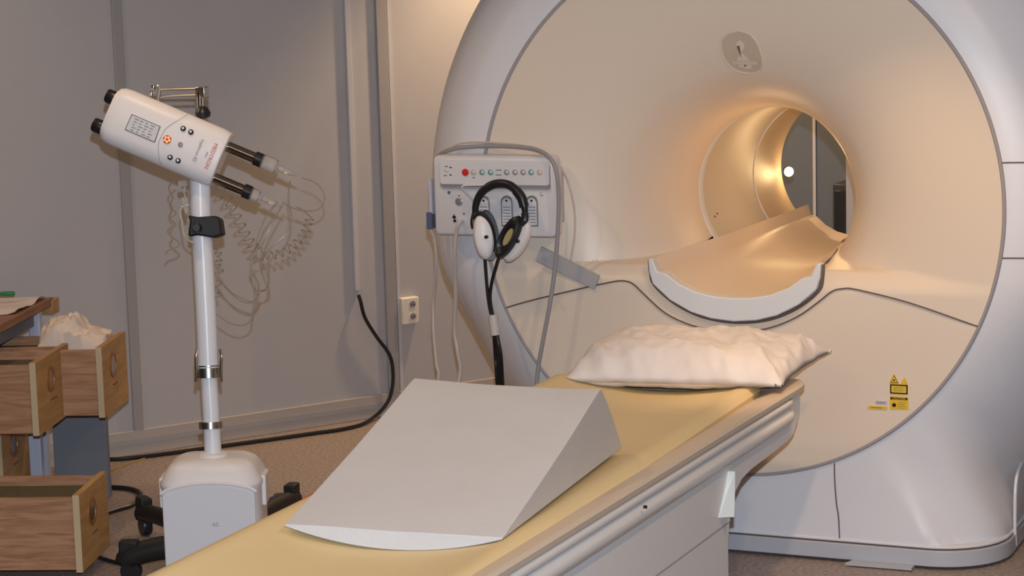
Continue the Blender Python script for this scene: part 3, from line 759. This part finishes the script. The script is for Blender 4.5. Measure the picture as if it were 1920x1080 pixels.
# legs and casters
for fx_,fy_,rr in ((246,1062,.042),(272,978,.034),(548,952,.034),(470,1010,.034)):
    tp=at(fx_,fy_,2,.05); tp=V((tp.x,tp.y,0)); d=(tp-ic); Lg=d.length; d.normalize(); a=atan2(d.y,d.x)
    s0=ic+V((0,0,.10))+d*.05
    p3=tp+V((0,0,.085))
    lg=obj('leg',MB().tube([s0,s0.lerp(p3,.5)+V((0,0,.02)),p3,p3+d*.02-V((0,0,.02))],rr,12,4,taper=lambda t:1.05-.25*t),'dark',IJ)
    cpos=tp+V((0,0,.036))
    cs=obj('caster',MB().lathe([(.034,-.016),(.036,-.011),(.036,.011),(.034,.016)],cpos,d.cross(V((0,0,1))),20),'black',lg)
    obj('caster_fork',MB().tube([cpos+V((0,0,.06)),cpos+V((0,0,.02))],.022,10,0),'dark',cs)
    obj('brake_pedal',MB().box((-.03,-.022,.0),(.035,.022,.05),Matrix.Translation(tp+V((0,0,.09)))@Matrix.Rotation(a,4,'Z')),'dark',cs,bevel=.006)
# head
hx=(R_*cos(radians(-22.8))+U_*sin(radians(-22.8))).normalized(); hy=D_.cross(hx).normalized()
if hy.dot(U_)<0: hy=-hy
ho=dep(311,256,DP-.03); PX=DP/F
H=basis(ho,hx,hy,-D_)
HL,HW=.398,.196     # length, width
secs_=[]
base=[(HW/2-.0,-.045),(HW/2,.01),(HW/2-.006,.028),(HW/2-.022,.044),(HW/2-.045,.052),(0,.055)]
octo=base+[(-y,z) for y,z in base[:-1][::-1]]+[(-HW/2+.02,-.07),(HW/2-.02,-.07)]
for x,s in ((-HL/2,.80),(-HL/2+.006,.90),(-HL/2+.02,.97),(-HL/2+.045,1),(HL/2-.03,1.0),(HL/2-.010,.97),(HL/2-.002,.92),(HL/2,.86)):
    secs_.append([H(x,y*s,z*(.6+.4*s) if z>0 else z) for y,z in octo])
hd=obj('injector_head',MB().loft(secs_),'inj',IJ,smooth=28)
def hp2(px,py,z=.056):
    d=dep(px,py,DP-.03-z)-ho; return d.dot(hx),d.dot(hy)
# panel crease line
c1_=[hp2(px,py) for px,py in ((352,214),(332,226),(312,240),(303,254),(297,272),(298,293),(300,308))]
obj('panel_edge',MB().tube([H(a,b_,.0555 if abs(b_)<.055 else .0525 if abs(b_)<.074 else .044) for a,b_ in c1_],.0009,6,4),'seamg',hd)
lbx=[hp2(*p) for p in ((247,214),(301,237),(290,267),(234,243))]
obj('rating_label',MB().prism(lbx[::-1],H,.050,.0560),'ink',hd,smooth=0,label='label plate with small print')
cxm=sum(p[0] for p in lbx)/4; cym=sum(p[1] for p in lbx)/4
lb2=[(cxm+(a-cxm)*.96,cym+(b_-cym)*.93) for a,b_ in lbx]
obj('label_field',MB().prism(lb2[::-1],H,.056,.0564),'injgrey',hd,smooth=0)
for k in range(5):
    for q in range(4):
        x0=cxm-.036+q*.019; y0_=cym+.018-k*.0095
        obj('label_line',MB().prism([(x0,y0_-.0016),(x0+.014-.003*((k+q)%3),y0_-.0016),(x0+.014-.003*((k+q)%3),y0_+.0016),(x0,y0_+.0016)],H,.0564,.0567),'inkl',hd,smooth=0)
def hbtn(px,py,r,m_,name,cap=None):
    a,b_=hp2(px,py); k=obj(name,MB().lathe([(r,0),(r,.003),(r*.8,.004),(0,.004)],H(a,b_,.0545),-D_,20),m_,hd)
    if cap: obj(name+'_cap',MB().lathe([(r*.5,0),(r*.5,.001)],H(a-.001,b_+.001,.0585),-D_,14),cap,k)
for p in ((343.5,241),(358,247.5),(319,295),(334,301.5)): hbtn(*p,.0088,'ink','button','cap')
hbtn(338.5,271,.0085,'btn','button')
hbtn(313.5,261.5,.0135,mat('indicator_dark_bezel',(.25,.05,.03),.4),'stop_indicator')
a,b_=hp2(313.5,261.5)
for k in range(5):
    an=2*pi*k/5; obj('indicator_lens',MB().lathe([(.0042,0),(.0042,.0015)],H(a+.0078*cos(an),b_+.0078*sin(an),.058),-D_,12),'orange',hd,label='glowing amber light')
a,b_=hp2(372,282); text('injector_lettering','Injektron 82',.0155,H(a,b_,.0560),-hy,hx,'inkl',hd)
a,b_=hp2(386.5,290); text('injector_lettering','MRT',.010,H(a,b_,.0560),-hy,hx,'inkl',hd)
a,b_=hp2(395.5,292.5); text('injector_lettering','MEDTRON',.0185,H(a,b_,.0560),-hy,hx,'redink',hd)
# rear black knobs
for px,py in ((208,182),(183,236)):
    a,b_=hp2(px,py,0); obj('rear_knob',MB().lathe([(.017,0),(.022,.006),(.024,.012),(.024,.040),(.020,.046),(0,.047)][::1],H(a+.03,b_-.0,.0),-hx,20),'black',hd)
# syringes
def syringe(px,py,L0,name,lab):
    a,b_=hp2(px,py,-.0)
    S0=H(a,b_,0.0)
    s=obj('syringe_ram',MB().lathe([(.018,-.02),(.018,L0),(.016,L0+.001)],S0,hx,24),mat(name,(.30,.27,.25),.13,metal=1),IJ,label=lab)
    obj('plunger',MB().lathe([(.0205,L0-.012),(.0235,L0-.01),(.0235,L0+.014),(.018,L0+.018),(0,L0+.02)],S0,hx,24),'black',s,label='black rubber plunger')
    return s,S0
s1,S1=syringe(437,279,.088,'dark_metal_ram','dark shiny upper syringe ram')
obj('syringe_barrel',MB().lathe([(.0245,.104),(.0245,.150),(.022,.153),(.006,.156),(.0055,.165)],S1,hx,28),'syr',s1,label='clear short syringe barrel')
obj('luer_connector',MB().lathe([(.005,.158),(.010,.160),(.010,.180),(.0065,.184),(.009,.190),(.009,.206),(.005,.212),(.003,.228)],S1,hx,14),'syr',s1)
s2,S2=syringe(410,337,.100,'dark_metal_ram_b','dark shiny lower syringe ram')
obj('syringe_barrel',MB().lathe([(.0205,.114),(.0205,.143),(.018,.143),(.005,.146),(.0045,.16)],S2,hx,28),'syr',s2,label='clear narrow syringe barrel')
obj('luer_connector',MB().lathe([(.0045,.150),(.0095,.152),(.0095,.175),(.006,.18),(.0085,.187),(.0085,.205),(.004,.212),(.003,.235)],S2,hx,14),'syr',s2)
# bracket above
def dp(px,py,o=0): return dep(px,py,DP+o)
br=obj('rail_bracket',MB().tube([dp(375,215,.02),dp(375,172,.02)],.0115,16,0),'chrome',IJ,label='bright metal rail bracket')
obj('bracket_rod',MB().tube([dp(388,166,.02),dp(300,168,.02)],.0048,10,0),'metal',br)
obj('bracket_rod',MB().tube([dp(386,178,.03),dp(306,181,.03),dp(297,190,.03)],.0042,10,4),'metal',br)
obj('bracket_cross',MB().tube([dp(300,166,.02),dp(297,185,.03)],.0055,10,0),'metal',br)
obj('bracket_clamp',MB().box((-.014,-.012,-.018),(.022,.020,.018),Matrix.Translation(dp(376,173,.02))),'metal',br,bevel=.003)
for px,py in ((288,164),(284,176)):
    obj('bracket_hook',MB().lathe([(.003,-.009),(.009,-.006),(.010,0),(.009,.006),(.003,.009)],dp(px,py,.02),(0,0,1),12),'chrome',br)
obj('bracket_rod',MB().tube([dp(284,166,.02),dp(296,161,.02),dp(300,168,.02)],.0038,8,3),'metal',br)
obj('swivel_knob',MB().lathe([(.012,0),(.024,.006),(.026,.02),(.018,.034),(.010,.04)],dp(381,222,.0),(0,0,1),18),'black',IJ)
obj('head_mount',MB().tube([dp(372,330,.06),dp(375,360,.03)],.030,18,0),'inj',IJ)

# ------------------------------------------------------------------ tubing of the injector
def coil(pts,r,turns,off=0,k=14):
    P=cr([dp(*p,off) for p in pts],10); L=len(P)-1; out=[]
    prev=None
    n=turns*k
    for i in range(n+1):
        t=i/n*L; a=min(int(t),L-1); f=t-a; p=P[a].lerp(P[a+1],f); tg=(P[a+1]-P[a]).normalized()
        u=tg.cross(D_).normalized(); w=D_
        an=2*pi*i/k; out.append(p+u*r*cos(an)+w*r*.8*sin(an))
    return out
g=obj('coiled_tube',MB().tube([dp(398,330,-.02),dp(403,338,-.02)]+coil([(404,345),(425,370),(440,400),(455,430),(470,455),(482,470)],.016,9)+[dp(490,478),dp(497,500),dp(505,520),dp(505,540),dp(488,547),dp(484,560),dp(470,568),dp(448,562),dp(424,540),dp(410,525),dp(404,512)],0.0022,6,2),'tube')
tag(g,'coiled clear infusion tube hanging from under the injector head beside the pole','infusion tube')
g=obj('coiled_tube',MB().tube([dp(556,388,-.03),dp(566,393,-.02),dp(575,400,-.01)]+coil([(580,410),(574,430),(560,450),(540,468),(515,478),(492,480)],.013,10)+[dp(480,485),dp(472,500),dp(478,520),dp(480,545),dp(474,580),dp(470,600),dp(455,610),dp(430,606),dp(408,590),dp(388,580),dp(383,565),dp(388,550),dp(402,545)],0.0022,6,2),'tube')
tag(g,'coiled clear infusion tube curving in an arc from the lower syringe tip','infusion tube')
tubesL=[
 ([(565,333),(590,342),(605,358),(608,378),(595,393),(570,395),(545,388),(530,378)],'thin clear tube looping from the upper syringe tip'),
 ([(545,338),(541,360),(543,385),(546,410),(535,440),(510,462),(492,485)],'thin clear tube dropping from the upper syringe connector'),
 ([(520,378),(500,405),(488,430),(480,455),(474,475),(470,500),(484,530),(483,555),(472,565),(455,560),(430,545),(412,522)],'thin clear tube from the lower syringe neck, swinging back to the pole'),
 ([(532,380),(515,410),(500,440),(490,465),(500,480),(505,505),(500,540),(480,545)],'thin clear tube falling in a loose bend from the lower syringe connector'),
]
for pts,lab in tubesL:
    tag(obj('infusion_tube',MB().tube([dp(px,py,-.03+.01*math.sin(i)) for i,(px,py) in enumerate(pts)],0.0022,6,6),'tube'),lab,'infusion tube')
g=obj('coiled_tube',MB().tube(coil([(404,470),(412,480),(408,495),(414,510),(408,540),(400,556)],.009,7),0.0022,6,0),'tube')
tag(g,'short tangled tube coil close to the pole below the black clamp','infusion tube')
g=obj('tube_tangle',MB().tube([dp(330,335,.02),dp(316,352,.02),dp(324,370,.02),dp(318,388,.02),dp(330,400,.02),dp(316,412,.02),dp(325,425,.02),dp(320,440,.02),dp(336,455,.02),dp(332,463,.02),dp(315,470,.02),dp(310,478,.02)],.0024,6,5),'tube')
tag(g,'tangled clear tube dangling left of the pole under the injector head','infusion tube')
g=obj('tube_tangle',MB().tube([dp(352,338,.0),dp(345,360,.0),dp(350,378,.0),dp(338,395,.0),dp(342,420,.0),dp(345,440,.0),dp(356,452,-.04),dp(366,455,-.04)],.0024,6,5),'tubew')
tag(g,'white tube hanging left of the pole, ending behind the black clamp','infusion tube')
e=empty('stopcock_valve',dp(348,395,-.01),'small clear stopcock valve on the tubes left of the pole','valve')
obj('valve_body',MB().tube([dp(343,370,-.01),dp(350,400,-.01)],.006,10,0),'syr',e); obj('valve_tap',MB().tube([dp(340,388,-.01),dp(354,384,-.015)],.004,8,0),'tubew',e)
obj('valve_cap',MB().tube([dp(336,345,-.01),dp(352,343,-.015)],.011,12,0),'syr',e)

# ------------------------------------------------------------------ desk with pulled-out drawers
ed=V((-.342,.94,0)).normalized(); ew=V((ed.y,-ed.x,0))
DK=empty('drawer_desk',at(-60,760,2,0),'wooden-topped desk with open box drawers on a white metal frame at the left edge','desk')
def drawer(px,py,z,Wd,Ht,L_,lab,zfront=0.0):
    c=at(px,py,2,z); Q=basis(c,ew,ed,(0,0,1))    # a = out towards right, b = deeper, c = up
    # body: two sides, bottom, back, files
    th=.018
    dr=obj('drawer',MB().prism([(0,0),(-L_,0),(-L_,Ht*.93),(0,Ht*.93)],lambda a,b_,h:Q(a-.022,h,b_+.008),0,th),'woodside',DK,bevel=.001,label=lab)
    obj('drawer_side',MB().prism([(0,0),(-L_,0),(-L_,Ht*.93),(0,Ht*.93)],lambda a,b_,h:Q(a-.022,h,b_+.008),Wd-th,Wd),'woodside',dr,bevel=.001)
    obj('drawer_bottom',MB().prism([(0,th),(-L_,th),(-L_,Wd-th),(0,Wd-th)],lambda a,b_,h:Q(a-.022,b_,h),.008,.02),'woodside',dr)
    obj('hanging_files',MB().prism([(-.03,th+.004),(-L_+.01,th+.004),(-L_+.01,Wd-th-.004),(-.03,Wd-th-.004)],lambda a,b_,h:Q(a-.022,b_,h),.02,Ht*.84),'filler',dr,label='dark hanging files filling the drawer')
    fr=obj('drawer_front',MB().prism([(0,-.006),(-.022,-.006),(-.022,Wd+.012),(0,Wd+.012)],lambda a,b_,h:Q(a,b_,h),0,Ht),'woodl',dr,bevel=.0015)
    obj('front_edge',MB().prism([(.0,-.0075),(-.022,-.0075),(-.022,-.0062),(0,-.0062)],lambda a,b_,h:Q(a,b_,h),.001,Ht-.001),'woodedge',fr,smooth=0)
    cc=Q(0,Wd*.42,Ht*.66)
    pl_=obj('pull_ring',MB().lathe([(.048,-.001),(.048,.003),(.036,.004),(.034,-.001)],cc,ew,24),mat('copper_ring',(.42,.17,.05),.35,metal=.5),fr,label='round copper finger pull')
    obj('pull_cup',MB().lathe([(.034,-.012),(.034,.002),(.030,.002),(.012,.001)],cc,ew,20),'metal',pl_)
    obj('label_mark',MB().prism([(Wd*.38,Ht*.36),(Wd*.58,Ht*.36),(Wd*.58,Ht*.38),(Wd*.38,Ht*.38)],lambda a,b_,h:Q(h,a,b_),0,.001),'seam',fr,smooth=0)
    return dr,Q
drawer(198,783,.40,.335,.262,.75,'far upper drawer, pulled furthest right')
drawer(75,817,.40,.40,.262,.75,'near upper drawer standing open')
drawer(10,934,.115,.32,.262,.5,'middle lower drawer behind the frame leg')
drawer(157,1073,.05,.33,.262,.62,'bottom drawer pulled out with files in it')
dq=at(157,1073,2,.05)+ew*(-.36)-ed*.345
def proj(p):
    d=p-CAM; return 960+F*d.dot(R_)/d.dot(D_),540-F*d.dot(U_)/d.dot(D_)
drawer(*proj(dq),.05,.325,.262,.5,'bottom drawer at the very edge, nearly closed')
# desk top slab
c0=at(100,557,2,.76)
TQ=basis(c0,ew,ed,(0,0,1))
obj('desk_top',MB().prism([(0,0),(-.44,0),(-.44,-1.5),(0,-1.5)],lambda a,b_,h:TQ(a,b_,h),-.032,0),'woodtop',DK,bevel=.003)
obj('top_end_block',MB().prism([(0,0),(-.05,0),(-.05,-.09),(0,-.09)],lambda a,b_,h:TQ(a+.005,b_+.06,h),-.062,-.008),'woodl',DK,bevel=.003)
obj('apron',MB().prism([(-.04,-.11),(-.06,-.11),(-.06,-1.45),(-.04,-1.45)],lambda a,b_,h:TQ(a,b_,h),-.092,-.032),'greypanel',DK)
lg=at(72,925,2,.08)
for a0,b0 in ((-.04,-.12),(-.04,-1.4),(-.40,-.12),(-.40,-1.4)):
    p=TQ(a0,b0,0)
    obj('frame_leg',MB().prism([(-.022,-.022),(.022,-.022),(.022,.022),(-.022,.022)],lambda a,b_,h:V((p.x,p.y,0))+ew*a+ed*b_+V((0,0,h)),0,.728),'frame',DK,bevel=.004)
p=at(73,915,2,.10)
obj('frame_leg',MB().prism([(-.024,-.02),(.022,-.02),(.022,.02),(-.024,.02)],lambda a,b_,h:V((p.x,p.y,0))+ew*a+ed*b_+V((0,0,h)),0,.37),'frame',DK,bevel=.004)
pa=at(88,925,2,.06)+ed*.12; pb=at(190,918,2,.06)+ed*.12
obj('back_panel',MB().prism([(0,0),((pb-pa).length,0),((pb-pa).length,.03),(0,.03)],lambda a,b_,h:V((pa.x,pa.y,h))+(V((pb.x,pb.y,0))-V((pa.x,pa.y,0))).normalized()*a+ed*b_,0,.42),'greypanel',DK,bevel=.003,label='slate grey panel under the drawers')
# paper on the top, green holder, cloth
def sheet(corners,amp,seed,th=.0015,n=18,lift=0):
    mb=MB(); a,b_,c,d=corners
    for s in (0,1):
        for i in range(n+1):
            for j in range(n+1):
                u,v=i/n,j/n; p=(a.lerp(b_,u)).lerp(d.lerp(c,u),v)
                e_=max(0,(u-.7)/.3); w=noise.noise(V((u*3,v*3,seed)))
                mb.v.append(V((p.x,p.y,p.z+th*s+amp*max(0,w+.25)*(.3+e_)+lift)))
    k=(n+1)**2
    for s in (0,1):
        for i in range(n):
            for j in range(n):
                q=[s*k+i*(n+1)+j,s*k+(i+1)*(n+1)+j,s*k+(i+1)*(n+1)+j+1,s*k+i*(n+1)+j+1]; mb.f.append(q if s else q[::-1])
    return mb
z0=V((0,0,.001))
cs=[TQ(-.42,-.62,0)+z0,TQ(-.02,-.44,0)+z0,TQ(-.02,-.03,0)+z0,TQ(-.42,-.02,0)+z0]
tag(obj('paper_sheet',sheet(cs,.022,2.0),'paper',smooth=50),'crumpled white paper sheet spread over the wooden desk top','paper')
g=at(4,551,2,.80); e=obj('marker_pen',MB().lathe([(.004,-.075),(.007,-.07),(.007,.02),(.009,.022),(.009,.06),(.006,.066)],V((g.x-.02,g.y,.80)),ew,12),'green')
tag(e,'green marker pen lying on the paper at the left edge','pen')
# cream cloth in the far drawer
bc=at(128,640,2,.655); mb=MB(); N=26
for i in range(N+1):
    for j in range(N+1):
        u,v=-1+2*i/N,-1+2*j/N; rr=max(0,1-(u*u+v*v)*.62)
        hgt=.088*rr**.5*(1-.45*(u>0.1)*min(1,(u-.1)/.3 if u>.1 else 0)); w=1-2*abs(noise.noise(V((u*1.7,v*1.7,4))))+.5*(1-2*abs(noise.noise(V((u*4,v*4,8)))))
        mb.v.append(bc+ew*(u*.125)+ed*(v*.10+.12)+V((0,0,hgt*(.65+.45*w)-.02)))
k=(N+1)**2
for i in range(N+1):
    for j in range(N+1):
        u,v=-1+2*i/N,-1+2*j/N; mb.v.append(bc+ew*(u*.125)+ed*(v*.10+.12)+V((0,0,-.045)))
for i in range(N):
    for j in range(N):
        q=[i*(N+1)+j,(i+1)*(N+1)+j,(i+1)*(N+1)+j+1,i*(N+1)+j+1]; mb.f.append(q); mb.f.append([x+k for x in q][::-1])
for i in range(N):
    for e0,e1 in ((i,i+1),):
        a0,b0=e0*(N+1),e1*(N+1); mb.f.append([a0,a0+k,b0+k,b0]); a0+=N;b0+=N; mb.f.append([a0,b0,b0+k,a0+k])
    a0,b0=i,i+1; mb.f.append([a0,b0,b0+k,a0+k]); a0+=N*(N+1); b0+=N*(N+1); mb.f.append([a0,a0+k,b0+k,b0])
tag(obj('crumpled_cloth',mb,'cloth',smooth=60),'crumpled cream cloth bundle sticking up from the far open drawer','cloth')

# ------------------------------------------------------------------ cables on wall and floor
def fl(px,py,z=.006): return at(px,py,2,z)
p,s=wallhit(672,553,.03)
ends=[wallhit(672,553,.022)[0],wallhit(676,565,.03)[0],wallhit(684,595,.03)[0],wallhit(705,630,.03)[0],wallhit(730,665,.03)[0],wallhit(737,700,.04)[0],wallhit(734,735,.05)[0],wallhit(724,758,.05)[0],wallhit(707,777,.05)[0],fl(680,795,.010),fl(640,805,.010),fl(590,812,.010),fl(520,822,.010),fl(440,833,.010),fl(360,844,.01),fl(300,852,.01),fl(230,860,.01),fl(170,862),fl(60,870)]
tag(obj('wall_cable',MB().tube(ends,.0085,8,6),'black'),'black cable dropping from the wall duct and running along the baseboard','cable')
tag(obj('floor_cable',MB().tube([fl(120,905,.009),fl(200,913,.009),fl(240,916,.009),fl(262,924,.009),fl(262,936,.009),fl(245,948,.009),fl(205,960,.009),fl(140,985,.009)],.0095,8,6),'black'),'black cable lying in a loop on the floor right of the bottom drawer','cable')
tag(obj('power_lead',MB().tube([fl(120,1020,.007),fl(175,1040,.007),fl(200,1050,.007),fl(232,1057,.007),fl(258,1052,.007)],.007,8,5),'black'),'black lead on the floor between bottom drawer and injector legs','cable')
tag(obj('yellow_cord',MB().tube([fl(160,905,.003),fl(200,884,.003),fl(240,870,.003),fl(272,859,.003)],.003,6,4),'yellowline'),'thin yellow cord on the floor left of the injector base','cord')
tag(obj('red_cord',MB().tube([fl(500,975,.004),fl(540,950,.004),fl(575,932,.004),fl(600,920,.004)],.0045,6,4),'redink'),'thin red cord on the floor behind the yellow mattress','cord')
e=empty('foot_switch',(ic.x+.36,ic.y+.14,0),'black foot pedal on the floor right of the injector base','pedal')
fq=basis(V((at(532,945,2,.03).x,at(532,945,2,.03).y,0)),gx,gy,(0,0,1)); ROOT[e]=fq(0,0,0); e.location=fq(0,0,0)
secs_=[[fq(a,b_,z) for a,b_ in rrect(.13*s,.16*s,.04*s,5)] for z,s in ((0,1),(.02,1),(.045,.9),(.055,.6))]
obj('pedal_base',MB().loft(secs_),'dark',e,smooth=50); obj('pedal_plate',MB().loft([[fq(a,b_,z) for a,b_ in rrect(.08,.10,.02,4)] for z in (.05,.062)]),'black',e,bevel=.003)

# ------------------------------------------------------------------ lights
def light(name,kind,loc,energy,col,size=.1,target=None,spot=None,blend=.5,shape=None,sy=None):
    l=bpy.data.lights.new(name,kind); l.energy=energy; l.color=col
    if kind in('POINT','SPOT'): l.shadow_soft_size=size
    if kind=='AREA':
        l.size=size
        if sy: l.shape='RECTANGLE'; l.size_y=sy
    if kind=='SPOT': l.spot_size=radians(spot); l.spot_blend=blend
    o=bpy.data.objects.new(name,l); COL.objects.link(o); o.location=loc
    if target is not None: o.rotation_euler=(V(target)-V(loc)).to_track_quat('-Z','Y').to_euler()
    return o
# the camera's own flash, just above the lens
light('camera_flash','SPOT',CAM+U_*.17+R_*.01,760,(.74,.86,1.0),.018,target=CAM+D_*6+U_*.17,spot=52,blend=.5)
WARM=(1,.66,.36)
# ceiling downlights
def downlight(x,y,energy,spot=75,size=.04,col=WARM,target=None,blend=.6,lab=''):
    e=empty('ceiling_downlight',(x,y,CEIL),lab,'ceiling light')
    obj('lamp_ring',MB().lathe([(.075,-.004),(.078,-.012),(.062,-.014),(.060,0)],(x,y,CEIL),(0,0,1),28),'cap',e)
    obj('lamp_glass',MB().lathe([(.058,-.006),(.0,-.007)],(x,y,CEIL),(0,0,1),28),'lampglow',e)
    light('downlight','SPOT',(x,y,CEIL-.03),energy,col,size,target or (x,y,0),spot,blend)
downlight(.95,-1.25,86,46,.035,target=(.50,-.12,.60),blend=.7,lab='round ceiling downlight above the head end of the patient table')
downlight(-1.42,2.3,215,110,.05,lab='round ceiling downlight near the wall left of the scanner')
downlight(.62,-1.0,26,15,.03,target=(.30,-.70,.72),blend=1.0,lab='extra narrow ceiling downlight added to brighten the pillow')  # extra lamp, added for the hot patch on pillow and mattress
downlight(1.7,-2.3,60,130,.05,target=(.6,-.5,.7),lab='round ceiling downlight added as fill in front of the right half of the scanner')  # unseen lamp, added to light the right side of the table
downlight(-1.3,-1.4,30,140,.05,lab='round ceiling downlight added as warm fill above the injector')  # unseen lamp, added for warm ambient light
downlight(-3.0,-.9,34,150,.05,lab='round ceiling downlight added as warm fill above the desk')  # unseen lamp, added to wash the left wall with warm light
# large unseen ceiling panel, added as diffuse warm fill
e=empty('added_ceiling_panel_light',(0,-4.2,CEIL),'long warm ceiling panel light added as fill over the foot end of the table','ceiling light')
obj('panel_frame',MB().box((-.75,-4.75,CEIL-.03),(.75,-3.65,CEIL)),'cap',e,bevel=.004)
light('added_panel_fill','AREA',(0,-4.2,CEIL-.05),18,(1,.76,.54),1.4,(0,-4.2,0),sy=1.0)
# lamps inside the bore, the front one added
light('added_funnel_glow','POINT',(-.04,.42,ZC+.16),.35,(1,.60,.26),.05)  # added light with no fixture, for the glow on the funnel
light('bore_light','POINT',(.12,.93,ZC+.12),1.5,(1,.66,.30),.05)
light('bore_lamp_light','POINT',lp+V((.05,-.05,0)),.6,(1,.66,.3),.015)
w=bpy.data.worlds.new('world'); SC.world=w; w.use_nodes=True
w.node_tree.nodes['Background'].inputs[0].default_value=(.5,.5,.55,1); w.node_tree.nodes['Background'].inputs[1].default_value=.1
vs=SC.view_settings; vs.view_transform='Standard'; vs.look='None'; vs.gamma=1; vs.exposure=0; vs.use_curve_mapping=False
